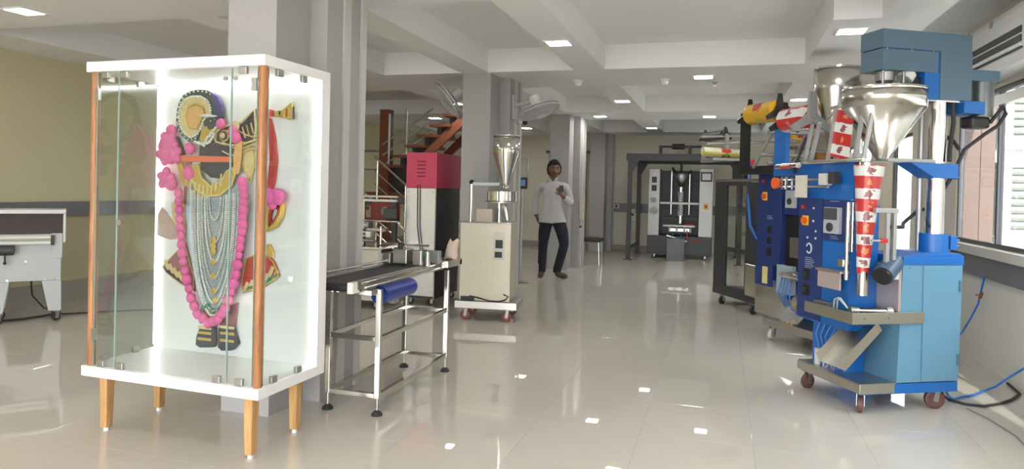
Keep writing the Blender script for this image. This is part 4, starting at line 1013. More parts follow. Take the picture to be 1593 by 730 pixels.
MB().cyl((0.335, -0.002, 0.915), (0.335, 0.003, 0.915), 0.006, n=10).build('screw', STEELD, cb_)
box('cabinet_cap', BLUE, ma, 0.282, 0.732, -0.004, 0.41, 0.936, 0.988, bevel=0.002)
box('steel_lining', CLOTH, ma, 0.255, 0.275, 0.0, 0.40, 0.64, 0.93)
# tray with pneumatics
box('tray_front', STEELB, ma, -0.083, -0.078, -0.018, 0.46, 0.568, 0.64, bevel=0.001); box('tray_side', STEELB, ma, -0.083, 0.436, -0.02, -0.015, 0.568, 0.64, bevel=0.001); box('tray_floor', STEELD, ma, -0.08, 0.26, -0.015, 0.46, 0.575, 0.580)
for x in (-0.0, 0.17): MB().cyl((x, -0.021, 0.605), (x, -0.0195, 0.605), 0.004, n=8).build('screw', DARK, ma)
pc = MB().cyl((0.02, 0.08, 0.635), (0.20, 0.04, 0.635), 0.022, n=18).build('air_cylinder', STEEL, ma); MB().cyl((-0.02, 0.09, 0.635), (0.03, 0.078, 0.635), 0.030, n=16).build('cylinder_head', STEELD, pc); MB().cyl((0.20, 0.04, 0.635), (0.235, 0.032, 0.635), 0.032, n=16).build('cylinder_end', GREYM, pc)
box('valve_block', STEELD, ma, -0.03, 0.03, 0.30, 0.44, 0.585, 0.65, bevel=0.005)
for k in range(2): MB().tube([(0.0, 0.27-0.03*k, 0.59), (-0.01, 0.25-0.03*k, 0.68), (-0.02, 0.20-0.02*k, 0.70), (0.0, 0.13, 0.64)], 0.006, 6).build('air_tube', mat('milky air tube', (0.55, 0.62, 0.60), 0.3), ma)
# discharge chute
ch = MB(); ya, yb = 0.03, 0.27
T0, T1 = (0.17, 0.52), (-0.085, 0.27)
ch.add([(T0[0],ya,T0[1]),(T1[0],ya,T1[1]),(T1[0],yb,T1[1]),(T0[0],yb,T0[1])], [(0,1,2,3)])
dx, dz = -0.035, 0.05
for yy in (ya, yb): ch.add([(T0[0],yy,T0[1]),(T1[0],yy,T1[1]),(T1[0]+dx,yy,T1[1]+dz),(T0[0]+dx,yy,T0[1]+dz)], [(0,1,2,3)])
ch.build('discharge_chute', STEELB, ma, solid=0.004)
# main body and control panel
bd = box('main_body', BLUE, ma, 0.05, 0.258, 0.19, 0.73, 0.48, 1.335, bevel=0.003); box('lower_body', BLUE, ma, 0.09, 0.25, 0.28, 0.60, 0.19, 0.48)
cp_ = box('control_panel', NAVY, ma, 0.040, 0.05, 0.467, 0.727, 0.49, 1.34, bevel=0.002)
X0 = 0.040
MB().cyl((X0, 0.672, 1.276), (X0-0.014, 0.672, 1.276), 0.014, n=14).build('red_lamp', REDP, cp_)
sw = box('switch_plate', YELLOW, cp_, X0-0.004, X0, 0.615, 0.685, 1.145, 1.215); MB().cyl((X0-0.004, 0.65, 1.18), (X0-0.024, 0.65, 1.18), 0.024, n=16).build('rotary_knob', ORANGE, sw)
for y_, z_ in ((0.56, 1.27), (0.56, 1.18), (0.53, 1.11), (0.62, 1.06), (0.53, 1.06)): MB().cyl((X0, y_, z_), (X0-0.006, y_, z_), 0.008, n=10).build('indicator', GREYL, cp_)
MB().tube([(X0-0.002, 0.60+0.028*math.cos(a), 0.985+0.034*math.sin(a)) for a in [0.4+5.2*i/14 for i in range(15)]], 0.006, 6).build('logo_mark', PRINT, cp_)
panel_print(cp_, X0, (0.60, 0.92), 6, 0.07)
for z_ in (0.80, 0.69):
    sk = box('socket', BLACK, cp_, X0-0.010, X0, 0.585, 0.655, z_-0.04, z_+0.04, bevel=0.003); MB().cyl((X0-0.010, 0.62, z_), (X0-0.018, 0.62, z_), 0.018, n=12).build('socket_face', DARK, sk)
ip = box('inverter_plate', NAVY, ma, 0.040, 0.05, 0.20, 0.455, 1.055, 1.335, bevel=0.002)
iv = box('inverter', mat('inverter grey', (0.42, 0.44, 0.46), 0.45), ip, 0.005, 0.040, 0.262, 0.41, 1.107, 1.283, bevel=0.004)
box('display_window', mat('dark inverter display', (0.07, 0.075, 0.08), 0.3), iv, 0.002, 0.005, 0.27, 0.402, 1.20, 1.278); MB().lathe([(0.03, 0.005), (0.03, -0.004), (0.02, -0.006)], (0, 0.337, 1.15), 20, 'x').build('dial', DARK, iv)
panel_print(ip, 0.040, (0.34, 1.325), 1, 0.08); panel_print(ip, 0.040, (0.34, 1.09), 2, 0.06)
jg = box('jaw_guard', CLOTH, ma, -0.015, 0.0, 0.20, 0.425, 0.744, 0.853, bevel=0.003); box('guard_bar', STEELB, ma, -0.02, 0.05, 0.19, 0.445, 0.853, 0.872, bevel=0.003)
box('cylinder_bracket', STEEL, ma, -0.01, 0.05, 0.185, 0.235, 0.90, 0.95, bevel=0.003); MB().cyl((0.01, 0.17, 0.82), (0.01, 0.17, 1.32), 0.014, n=12).build('guide_rod', STEEL, ma); MB().cyl((0.05, 0.175, 1.0), (0.05, 0.175, 1.32), 0.010, n=12).build('guide_rod', STEEL, ma)
# film frame at the top
MB().prism([(0.19, 1.337), (0.66, 1.337), (0.66, 1.50), (1.10, 1.50), (1.10, 1.89), (0.955, 1.89), (0.955, 1.585), (0.19, 1.585)], 0.06, 0.10, 'yz').build('film_frame', BLUE, ma, 0.002)
for z in (1.47, 1.42): MB().cyl((0.0, 0.36, z), (0.0, 0.96, z), 0.008, n=10).build('adjuster_rod', STEEL, ma)
MB().lathe([(0.01, -0.012), (0.042, -0.01), (0.042, 0.012), (0.01, 0.014)], (0, 0, 0), 22, 'x').build('orange_knob', ORANGE, ma, loc=(-0.03, 0.93, 1.445))
for y_ in (0.86, 0.80): box('rod_clamp', STEEL, ma, -0.02, 0.02, y_-0.012, y_+0.012, 1.40, 1.49)
box('bearing_plate', mat('cream bearing plate', (0.62, 0.59, 0.50), 0.45), ma, -0.02, 0.0, 0.58, 0.70, 1.342, 1.50, bevel=0.003); box('sensor_box', GREYL, ma, -0.02, 0.03, 0.36, 0.44, 1.43, 1.51, bevel=0.003); box('sensor_box', DARK, ma, -0.02, 0.03, 0.28, 0.34, 1.44, 1.52, bevel=0.003)
rl = MB().cyl((0.02, 0.99, 1.57), (-0.05, 0.62, 1.57), 0.020, n=18).build('guide_roller', STEEL, ma)
MB().lathe([(0.0225, -0.10), (0.0225, 0.07)], (0, 0, 0), 20, 'y', caps=False).build('film_wrap', REDF, ma, loc=(-0.012, 0.82, 1.57), rot=(0, 0, -0.187))
for b in (((0.0, 0.115, 1.59), (0.0, 0.03, 1.98)), ((0.02, 0.06, 1.59), (0.02, -0.03, 1.96)), ((-0.01, 0.36, 1.59), (-0.01, 0.29, 1.93)), ((0.0, 0.56, 1.58), (0.0, 0.47, 1.86)), ((0.0, 0.63, 1.58), (0.0, 0.55, 1.86))): MB().bar(b[0], b[1], 0.026, 0.014).build('side_rail', GREYM, ma)
MB().cyl((-0.005, 0.34, 1.945), (-0.005, 0.04, 1.955), 0.012, n=12).build('guide_rod', STEEL, ma); MB().cyl((-0.01, 0.64, 1.59), (-0.01, 0.02, 1.59), 0.014, n=12).build('guide_rod', STEEL, ma)
wb = MB().add([(-0.10, -0.0007, -0.165), (0.10, -0.0007, -0.165), (0.075, -0.0007, 0.165), (-0.085, -0.0007, 0.165), (-0.10, 0.0007, -0.165), (0.10, 0.0007, -0.165), (0.075, 0.0007, 0.165), (-0.085, 0.0007, 0.165)], [(0,1,2,3),(7,6,5,4),(0,4,5,1),(1,5,6,2),(2,6,7,3),(3,7,4,0)])
wb.build('film_web', REDF, ma, loc=(-0.005, 0.225, 1.77), rot=(0.0, 0.20, -PI/2))
MB().sheet([[(-0.04, 0.62, 1.585), (-0.02, 0.5, 1.59), (0.0, 0.36, 1.60)], [(0.02, 0.60, 1.585), (0.08, 0.46, 1.58), (0.13, 0.30, 1.585)]]).build('film_sheet', mat('grey film underside', (0.46, 0.46, 0.46), 0.35), ma, solid=0.002)
MB().sheet([[(0.02, 0.56, 1.83), (0.0, 0.40, 1.87), (-0.01, 0.30, 1.945)], [(0.02, 0.42, 1.88), (0.0, 0.24, 1.93), (-0.01, 0.10, 1.952)]]).build('film_sheet', mat('grey film underside', (0.46, 0.46, 0.46), 0.35), ma, solid=0.002)
MB().sheet([[(0.05, 0.33, 1.585), (0.0, 0.2, 1.59), (-0.06, 0.1, 1.58)], [(0.2, 0.33, 1.59), (0.2, 0.15, 1.60), (0.2, -0.02, 1.58)]]).build('forming_shoulder', GREYM, ma, solid=0.004)
# forming tube and film
MB().cyl((0.075, 0.10, 0.73), (0.075, 0.10, 1.60), 0.032, n=22).build('forming_tube', STEEL, ma)
tag(MB().lathe([(0.036, -0.33), (0.040, -0.25), (0.055, -0.02), (0.075, 0.22), (0.092, 0.36)], (0, 0, 0), 28, caps=False).build('film_tube', REDF, ma, loc=(0.085, 0.10, 1.20), rot=(0, 0.03, -0.5)))
pm = MB().cyl((0.13, -0.01, 0.87), (0.27, 0.06, 0.95), 0.062, n=24).build('pull_motor', mat('grey blue motor', (0.06, 0.10, 0.16), 0.4, var=0.05), ma); MB().cyl((0.115, -0.017, 0.862), (0.14, -0.005, 0.876), 0.056, n=22).build('pulley', BLACK, pm)
for x in (0.165, 0.215): MB().box(x-0.012, x+0.012, -0.005, 0.02, 0.85, 1.28).build('side_post', GREYM, ma, 0.002)
box('post_cap', GREYM, ma, 0.07, 0.235, -0.008, 0.022, 1.26, 1.29, bevel=0.003); box('post_foot', GREYL, ma, 0.13, 0.24, -0.02, 0.02, 0.845, 0.93, bevel=0.003); box('clamp', REDP, ma, 0.12, 0.16, -0.01, 0.015, 1.075, 1.10); box('clamp_rod', STEEL, ma, 0.05, 0.165, 0.0, 0.01, 1.082, 1.093)
# hopper, column and auger head
hp = MB().lathe([(0.242, 2.045), (0.242, 1.925), (0.035, 1.60), (0.032, 1.585)], (0.19, 0.10, 0), 48, caps=False).build('hopper', STEELH, ma, solid=0.003); MB().lathe([(0.245, 2.05), (0.247, 2.04), (0.245, 2.03)], (0.19, 0.10, 0), 48, caps=False).build('hopper_rim', STEEL, hp)
cl = MB().cyl((0.595, 0.10, 1.0), (0.595, 0.10, 1.99), 0.055, n=30).build('column', STEEL, ma); MB().cyl((0.545, 0.175, 1.0), (0.545, 0.175, 1.99), 0.018, n=14).build('guide_post', GREYM, ma)
MB().lathe([(0.085, 1.008), (0.085, 1.13)], (0.595, 0.10, 0), 28).build('column_socket', BLUE, ma); box('socket_lug', BLUE, ma, 0.66, 0.71, 0.03, 0.06, 1.03, 1.12, bevel=0.003); MB().prism([(0.31, 0.988), (0.74, 0.988), (0.70, 1.010), (0.44, 1.012)], -0.0, 0.30).build('column_base', BLUE, ma, 0.002)
for z in (1.05, 1.09): MB().cyl((0.66, 0.045, z), (0.735, 0.045, z), 0.008, n=8).build('clamp_bolt', BLUE, ma)
MB().prism([(0.34, 1.585), (0.70, 1.585), (0.70, 1.49), (0.52, 1.49)], 0.03, 0.17).build('arm_bracket', BLUE, ma, 0.004); box('arm_bar', GREYM, ma, 0.20, 0.585, 0.06, 0.14, 1.586, 1.61, bevel=0.002)
for z in (1.50, 1.56): MB().cyl((0.70, 0.06, z), (0.72, 0.06, z), 0.014, n=10).build('clamp_bolt', BLUE, ma)
tc_ = box('head_cover', SLATE, ma, 0.085, 0.742, -0.005, 0.195, 2.292, 2.408, bevel=0.002); box('front_cover', SLATE, ma, 0.087, 0.492, -0.003, 0.193, 2.155, 2.286, bevel=0.002); box('rear_block', SLATE, ma, 0.512, 0.748, -0.003, 0.193, 1.99, 2.292, bevel=0.002)
box('inner_frame', BLUE, ma, 0.10, 0.51, 0.004, 0.186, 2.165, 2.291); box('inner_frame', BLUE, ma, 0.40, 0.512, 0.003, 0.187, 1.985, 2.16); box('mount_plate', STEEL, ma, 0.38, 0.72, 0.02, 0.17, 1.978, 1.989)
for x in (0.115, 0.29, 0.45): MB().cyl((x, -0.007, 2.285), (x, 0.0, 2.285), 0.007, n=10).build('screw', STEEL, ma)
MB().lathe([(0.06, 2.154), (0.055, 2.10), (0.03, 2.075), (0.016, 2.06), (0.016, 1.75)], (0.19, 0.10, 0), 22).build('auger_spindle', STEELD, ma)
for x, y in ((0.12, 0.03), (0.27, 0.03), (0.27, 0.17)): MB().cyl((x, y, 2.05), (x, y, 2.154), 0.009, n=8).build('hopper_stud', STEELD, ma)
MB().cyl((0.30, 0.06, 2.11), (0.33, 0.06, 2.154), 0.05, n=18).build('lid_knob', WPLAST, ma); box('level_sensor', BLACK, ma, 0.33, 0.40, 0.03, 0.13, 2.07, 2.13, bevel=0.006)
box('motor_bracket', SLATE, ma, 0.75, 1.0, 0.03, 0.17, 2.13, 2.20, bevel=0.003); box('motor_base', BLUE, ma, 0.70, 0.86, 0.0, 0.18, 1.91, 1.99, bevel=0.003); MB().cyl((0.93, 0.10, 1.90), (0.93, 0.10, 2.13), 0.07, n=24).build('drive_motor', mat('dark grey motor', (0.16, 0.17, 0.17), 0.35, 0.6), ma)
box('motor_terminal', BLACK, ma, 0.78, 0.93, 0.02, 0.12, 1.82, 1.90, bevel=0.02)
MB().tube([(0.93, 0.03, 1.86), (1.0, 0.0, 1.97), (1.02, 0.0, 1.92), (0.96, 0.0, 1.84), (0.86, 0.0, 1.78), (0.74, 0.03, 1.68), (0.68, 0.06, 1.50), (0.66, 0.2, 1.30), (0.60, 0.25, 1.27), (0.45, 0.2, 1.19), (0.36, 0.1, 1.17), (0.17, 0.02, 1.17)], 0.012, 10).build('cable', RUBBER, ma)
MB().tube([(0.66, 0.05, 1.985), (0.67, 0.05, 1.85), (0.64, 0.04, 1.68), (0.63, 0.03, 1.60)], 0.014, 10).build('cable', RUBBER, ma); MB().tube([(0.62, 0.2, 1.85), (0.68, 0.18, 1.80), (0.72, 0.1, 1.74), (0.72, 0.05, 1.68)], 0.012, 10).build('cable', RUBBER, ma)
for k in range(5): MB().tube([(0.10+0.015*k, 0.5-0.05*k, 0.57), (0.04, 0.5-0.05*k, 0.40), (0.08, 0.48-0.04*k, 0.24), (0.05, 0.45-0.04*k, 0.20)], 0.006, 6).build('air_hose', HOSEB, ma)
for k in range(3): MB().cyl((0.06+0.02*k, 0.50-0.06*k, 0.19), (0.06+0.02*k, 0.50-0.06*k, 0.30), 0.022, n=12).build('air_filter', GREYL, ma)
MB().tube([(0.0, 0.74, 1.52), (0.03, 0.76, 1.60), (0.05, 0.68, 1.78)], 0.012, 8).build('cable', RUBBER, ma)
film_roll('roll of red and white printed film above the blue frame of the nearest machine', AL, AR, (0.0, 0.715, 1.908), 0.090, 0.27, REDF, BLACK, SPOOL)

# ---------------------------------------------------------------- second machine
BL_, BR_ = (0.81, 6.25, 0), math.radians(32)
mb_ = thing('steel_base_packing_machine', 'second pouch packing machine with navy panel, black body and steel platform', 'machine', BL_, BR_)
box('platform', STEELB, mb_, 0.0, 0.30, 0.0, 0.76, 0.13, 0.20, bevel=0.004); box('base_frame', DARK, mb_, 0.30, 0.72, 0.05, 0.75, 0.13, 0.20)
for x, y in ((0.05, 0.06), (0.05, 0.68), (0.62, 0.1), (0.62, 0.68)): caster(mb_, x, y, 0.052, mat('white nylon caster', (0.55, 0.54, 0.50), 0.4, var=0.08), 0.04, 0.13, 0.5)
box('main_body', BLACK, mb_, 0.06, 0.40, 0.12, 0.86, 0.55, 1.54, bevel=0.003); box('rear_body', BLUE, mb_, 0.32, 0.70, 0.12, 0.84, 0.20, 1.0)
c2 = box('control_panel', NAVY, mb_, 0.0, 0.06, 0.535, 0.885, 0.70, 1.545, bevel=0.003); box('upper_panel', NAVY, mb_, 0.035, 0.06, 0.12, 0.53, 1.18, 1.54, bevel=0.003)
MB().cyl((0, 0.80, 1.48), (-0.014, 0.80, 1.48), 0.016, n=12).build('red_lamp', REDP, c2); s2 = box('switch_plate', YELLOW, c2, -0.004, 0, 0.74, 0.81, 1.30, 1.38); MB().cyl((-0.004, 0.775, 1.34), (-0.024, 0.775, 1.34), 0.026, n=14).build('rotary_knob', ORANGE, s2)
for z in (1.03, 0.93, 0.82): box('socket', BLACK, c2, -0.008, 0, 0.66, 0.72, z-0.035, z+0.035, bevel=0.003)
panel_print(c2, 0.0, (0.70, 1.16), 3, 0.06)
i2 = box('inverter', mat('inverter grey', (0.42, 0.44, 0.46), 0.45), mb_, 0.0, 0.035, 0.36, 0.48, 1.24, 1.40, bevel=0.004); MB().lathe([(0.03, 0.0), (0.03, -0.006)], (0, 0.42, 1.30), 18, 'x').build('dial', DARK, i2)
box('warning_sticker', mat('yellow warning label', (0.65, 0.55, 0.20), 0.5, var=0.1), mb_, -0.012, -0.01, 0.69, 0.77, 0.52, 0.68); box('lower_panel', NAVY, mb_, -0.01, 0.06, 0.62, 0.885, 0.50, 0.70); box('grey_guard', mat('pale blue grey cover', (0.30, 0.37, 0.42), 0.45), mb_, -0.01, 0.05, 0.36, 0.56, 0.46, 0.72, bevel=0.004)
box('jaw_plate', mat('brown grey steel', (0.20, 0.18, 0.16), 0.4, 0.6), mb_, 0.0, 0.05, 0.22, 0.40, 0.80, 0.98, bevel=0.004); box('silver_skirt', STEEL, mb_, 0.02, 0.05, 0.50, 0.92, 0.22, 0.56, bevel=0.004)
MB().cyl((-0.03, 0.20, 0.64), (-0.03, 0.46, 0.64), 0.025, n=14).build('air_cylinder', STEEL, mb_); box('cylinder_clamp', STEELB, mb_, -0.05, 0.02, 0.28, 0.34, 0.60, 0.68)
for k in range(4): MB().tube([(-0.02, 0.46-0.04*k, 0.62), (-0.05, 0.47-0.05*k, 0.48), (0.0, 0.45-0.03*k, 0.36), (0.02, 0.44-0.03*k, 0.26)], 0.006, 6).build('air_hose', HOSEB, mb_)
for k in range(3): MB().cyl((0.02, 0.47-0.05*k, 0.20), (0.02, 0.47-0.05*k, 0.42), 0.018, n=10).build('wooden_valve', mat('tan valve body', (0.42, 0.26, 0.10), 0.5), mb_)
m_ = MB(); ya, yb = 0.14, 0.36
m_.add([(0.14,ya,0.46),(-0.10,ya,0.25),(-0.10,yb,0.25),(0.14,yb,0.46)], [(0,1,2,3)])
for yy in (ya, yb): m_.add([(0.14,yy,0.46),(-0.10,yy,0.25),(-0.13,yy,0.31),(0.11,yy,0.52)], [(0,1,2,3)])
m_.build('discharge_chute', STEEL, mb_, solid=0.004)
hb = MB().lathe([(0.19, 2.47), (0.19, 2.27), (0.05, 1.78), (0.05, 1.60)], (0.285, 0.20, 0), 40, caps=False).build('hopper', STEELH, mb_, solid=0.003); MB().lathe([(0.193, 2.475), (0.193, 2.46)], (0.285, 0.20, 0), 40, caps=False).build('hopper_rim', STEEL, hb)
MB().cyl((0.56, 0.20, 1.0), (0.56, 0.20, 2.2), 0.045, n=20).build('column', STEEL, mb_); box('hopper_arm', GREYM, mb_, 0.30, 0.56, 0.16, 0.24, 1.70, 1.74)
for x, y in ((-0.10, 0.97), (-0.10, 0.395)): box('film_post', BLACK, mb_, x-0.04, x+0.04, y-0.03, y+0.03, 1.62, 2.14, bevel=0.003)
box('film_beam', BLACK, mb_, -0.14, -0.06, 0.36, 1.0, 1.545, 1.62); box('film_beam', BLACK, mb_, -0.06, 0.30, 0.84, 0.90, 1.545, 1.62)
for z, y in ((1.86, 0.7), (1.72, 0.6), (1.64, 0.5), (1.92, 0.5)): MB().cyl((-0.18, y, z), (0.22, y-0.05, z), 0.018, n=12).build('guide_rod', GREYM, mb_)
for x in (-0.16, 0.0, 0.2): MB().bar((x, 0.74, 1.60), (x+0.03, 0.48, 1.95), 0.02, 0.02).build('side_rail', GREYM, mb_)
MB().lathe([(0.045, -0.09), (0.045, 0.09)], (0, 0, 0), 24, 'x', caps=True).build('tension_roller', YELF, mb_, loc=(0.34, 0.78, 1.90)); box('sensor_box', DARK, mb_, 0.22, 0.36, 0.55, 0.66, 1.56, 1.68, bevel=0.004); box('brown_box', mat('amber brown cover', (0.32, 0.14, 0.04), 0.5), mb_, 0.38, 0.52, 0.55, 0.64, 1.56, 1.76, bevel=0.004)
MB().sheet([[(0.28, 0.72, 1.74), (0.32, 0.5, 1.72), (0.36, 0.35, 1.70)], [(0.52, 0.70, 1.74), (0.54, 0.5, 1.72), (0.56, 0.33, 1.70)]]).build('film_sheet', YELF, mb_, solid=0.002)
box('film_table', mat('brown grey bar', (0.22, 0.19, 0.15), 0.5), mb_, 0.15, 0.62, 0.60, 0.70, 1.785, 1.81)
film_roll('roll of yellow printed film with black star spools on the second machine', BL_, BR_, (-0.10, 0.68, 2.115), 0.098, 0.40, YELF, BLACK, BLACK)

# ---------------------------------------------------------------- third machine with acrylic doors
CL_, CR_ = (0.40, 8.12, 0), math.radians(29.4)
mc = thing('enclosed_packing_machine', 'third packing machine enclosed by dark framed clear acrylic doors on casters', 'machine', CL_, CR_)
for y0, y1 in ((0.24, 0.96),):
    z0, z1 = 0.19, 1.50
    box('door_stile', DARK, mc, 0.0, 0.04, 0.70, 0.955, z0, z1, bevel=0.003); box('door_stile', DARK, mc, 0.0, 0.04, 0.21, 0.25, z0, z1, bevel=0.003)
    box('door_rail', DARK, mc, 0.0, 0.04, 0.25, 0.70, z0, z0+0.05); box('door_rail', DARK, mc, 0.0, 0.04, 0.25, 0.70, z1-0.05, z1); box('door_rail', DARK, mc, 0.0, 0.04, 0.25, 0.70, 0.66, 0.71)
    box('door_pane', ACRY, mc, 0.016, 0.022, 0.25, 0.70, 0.24, 0.66); box('door_pane', ACRY, mc, 0.016, 0.022, 0.25, 0.70, 0.71, 1.45)
box('corner_post', DARK, mc, 0.0, 0.10, -0.08, 0.20, 0.20, 1.49, bevel=0.004); box('base_frame', DARK, mc, 0.0, 0.70, -0.08, 0.955, 0.12, 0.19)
for x, y in ((0.62, -0.06), (0.62, 0.92)): box('corner_post', DARK, mc, x, x+0.07, y, y+0.06, 0.19, 1.49)
box('top_frame', STEELB, mc, 0.0, 0.70, -0.08, 0.955, 1.50, 1.53)
for x, y in ((0.02, 0.08), (0.02, 0.76), (0.62, 0.0), (0.62, 0.8)): caster(mc, x, y, 0.05, RUBBER, 0.034, 0.12, 0.5)
for y, z in ((0.35, 0.55), (0.35, 1.05), (0.45, 0.85), (0.40, 1.25)): box('inner_shelf', GREYM, mc, 0.25, 0.60, y, y+0.3, z, z+0.03)
for y in (0.38, 0.50, 0.62): MB().cyl((0.35, y, 0.19), (0.35, y, 1.48), 0.016, n=12).build('inner_rod', STEEL, mc)
box('lower_drawer', STEEL, mc, -0.02, 0.0, -0.10, 0.20, 0.20, 0.56, bevel=0.003)
box('film_deck', GREYM, mc, -0.35, 0.20, 0.40, 0.62, 1.74, 1.77, bevel=0.003); box('deck_leg', DARK, mc, 0.10, 0.16, 0.42, 0.48, 1.53, 1.74); box('deck_leg', DARK, mc, 0.10, 0.16, 0.56, 0.62, 1.53, 1.74); box('deck_leg', DARK, mc, 0.02, 0.08, 0.42, 0.60, 1.53, 1.74)
MB().lathe([(0.05, -0.28), (0.055, -0.26), (0.055, 0.22), (0.05, 0.24)], (0, 0, 0), 24, 'x').build('film_web', YELF2, mc, loc=(-0.18, 0.44, 1.83), rot=(0, 0.03, 0))
MB().cyl((0.16, 0.42, 1.73), (0.14, 0.37, 1.73), 0.035, n=16).build('red_cap', REDP, mc)
for y in (0.54, 1.10): box('film_post', GREYM, mc, -0.12, -0.08, y-0.02, y+0.02, 1.77, 2.06)
box('film_beam', GREYM, mc, -0.12, -0.08, 0.40, 1.14, 1.74, 1.77)
for z, y in ((1.93, 0.45), (2.02, 0.6)): MB().cyl((-0.40, y, z), (0.50, y-0.1, z+0.05), 0.014, n=10).build('guide_rod', GREYM, mc)
for x in (0.0, 0.12): MB().bar((x, 0.5, 1.78), (x+0.02, 0.42, 2.0), 0.02, 0.02).build('side_rail', GREYM, mc)
MB().tube([(0.10, 0.36, 1.72), (0.06, 0.3, 1.55), (0.0, 0.2, 1.3), (-0.03, 0.1, 1.0), (0.0, 0.0, 0.85)], 0.016, 8).build('air_hose', HOSEB, mc)
film_roll('empty dark film reel with two star spools on the farthest packing machine', CL_, CR_, (-0.10, 0.82, 2.06), 0.06, 0.44, mat('dark reel core', (0.09, 0.085, 0.085), 0.5), DARK, DARK, 0.03)
# ================================================================ air conditioner
ac = thing('air_conditioner', 'white split air conditioner on the right wall above the window', 'air conditioner', (XR, 5.85, 2.28))
MB().prism([(0.0, 0.02), (-0.20, 0.02), (-0.235, 0.10), (-0.235, 0.36), (-0.20, 0.42), (0.0, 0.42)], -0.62, 0.62).build('casing', WPLAST, ac, 0.008)
for z in (0.215, 0.155): box('louvre', DARK, ac, -0.242, -0.234, -0.55, 0.58, z-0.022, z+0.022)
box('flap', WPLAST, ac, -0.245, -0.236, -0.55, 0.58, 0.10, 0.118); box('flap_shadow_gap', BLACK, ac, -0.238, -0.2345, -0.56, 0.60, 0.085, 0.097); box('sticker', mat('grey brown sticker', (0.35, 0.31, 0.28), 0.5), ac, -0.238, -0.2345, -0.03, 0.03, 0.34, 0.385)
# ================================================================ outside units and car
def condenser(loc, label):
    t = thing('condenser_unit', label, 'condenser unit', loc, 0, 'outdoor condenser units')
    CU = mat('white condenser casing', (0.36, 0.41, 0.41), 0.45)
    box('casing', CU, t, 0, 0.80, 0.03, 0.34, 0, 0.80, bevel=0.006)
    fr = MB().box(0, 0.80, 0.0, 0.03, 0.74, 0.80).box(0, 0.80, 0.0, 0.03, 0.0, 0.06).box(0, 0.10, 0.0, 0.03, 0.06, 0.74).box(0.70, 0.80, 0.0, 0.03, 0.06, 0.74).build('front_frame', CU, t)
    for k in range(8): box('grille_slat', mat('grey grille slat', (0.13, 0.14, 0.13), 0.5), t, 0.10, 0.70, 0.0, 0.028, 0.09+0.082*k, 0.12+0.082*k)
    return t
condenser((2.86, 8.55, 0.97), 'lower white condenser unit outside the near window')
condenser((2.86, 8.55, 1.98), 'upper white condenser unit outside the near window')
rk = MB().box(2.80, 3.75, 8.5, 9.0, 0.90, 0.968).box(2.80, 3.75, 8.5, 9.0, 1.90, 1.978)
for x in (2.80, 3.70):
    rk.box(x, x+0.05, 8.95, 9.0, -0.13, 0.90).box(x, x+0.05, 8.95, 9.0, 0.968, 1.90)
tag(rk.build('condenser_rack', GM), 'pale steel rack carrying the outdoor condenser units', 'rack')
car = thing('car', 'pale parked car outside the second window', 'car', (5.3, 13.0, -0.13), math.radians(25))
CARP = mat('white car paint', (0.66, 0.67, 0.67), 0.25, coat=0.6)
MB().prism([(-2.0, 0.28), (2.0, 0.28), (2.05, 0.60), (1.9, 0.82), (1.0, 0.92), (0.45, 1.42), (-0.95, 1.45), (-1.6, 0.95), (-2.02, 0.88)], -0.8, 0.8).build('body', CARP, car, 0.05)
MB().prism([(0.85, 0.95), (0.42, 1.36), (-0.90, 1.38), (-1.42, 0.97)], -0.815, 0.815).build('side_glass', mat('dark car glass', (0.06, 0.08, 0.09), 0.08), car, 0.01)
MB().add([(1.04, -0.68, 0.93), (1.04, 0.68, 0.93), (0.50, 0.62, 1.40), (0.50, -0.62, 1.40)], [(0, 1, 2, 3)]).build('windscreen', mat('dark car glass', (0.06, 0.08, 0.09), 0.08), car, solid=0.02)
for x in (-1.25, 1.25):
    for y in (-0.78, 0.78): MB().lathe([(0.2, -0.1), (0.31, -0.09), (0.31, 0.09), (0.2, 0.1)], (x, y, 0.31), 24, 'y').build('wheel', RUBBER, car)
# ================================================================ hoses and cables on the right
tag(MB().tube([(2.085, 6.47, 0.80), (2.07, 6.47, 0.72), (2.06, 6.49, 0.62), (2.05, 6.52, 0.50), (2.03, 6.62, 0.36), (1.95, 6.55, 0.25), (1.85, 6.40, 0.20), (1.65, 5.80, 0.18)], 0.008, 8).build('air_hose', HOSEB), 'thin blue air hose running down the right wall', 'hose')
vv = MB().cyl((2.062, 6.488, 0.60), (2.056, 6.505, 0.55), 0.014, n=10).box(2.02, 2.055, 6.49, 6.50, 0.57, 0.58)
tag(vv.build('hose_valve', mat('brass red valve', (0.30, 0.12, 0.06), 0.4, 0.5)), 'small brass valve on the blue wall hose', 'valve')
tag(MB().tube([(1.42, 5.15, 0.16), (1.47, 5.17, 0.06), (1.53, 5.28, 0.010), (1.60, 5.36, 0.010), (1.70, 5.44, 0.010), (1.80, 5.58, 0.010), (1.90, 5.66, 0.03), (2.0, 5.72, 0.09), (2.06, 5.60, 0.2), (2.075, 5.3, 0.4)], 0.008, 8).build('air_hose', HOSEB), 'blue air hose curving over the floor behind the nearest machine', 'hose')
tag(MB().tube([(1.40, 5.22, 0.15), (1.45, 5.20, 0.05), (1.50, 5.26, 0.010), (1.58, 5.18, 0.010), (1.68, 5.18, 0.010), (1.79, 5.27, 0.010), (1.92, 5.42, 0.010), (2.03, 5.6, 0.010), (2.06, 5.9, 0.010)], 0.009, 8).build('power_cable', RUBBER), 'black power cable on the floor behind the nearest machine', 'cable')
tag(MB().tube([(1.56, 5.1, 0.007), (1.62, 4.9, 0.007), (1.66, 4.6, 0.007), (1.62, 4.2, 0.007), (1.5, 3.8, 0.007)], 0.004, 6).build('floor_wire', mat('grey thin wire', (0.25, 0.25, 0.25), 0.5)), 'thin grey wire trailing over the floor at the lower right', 'wire')

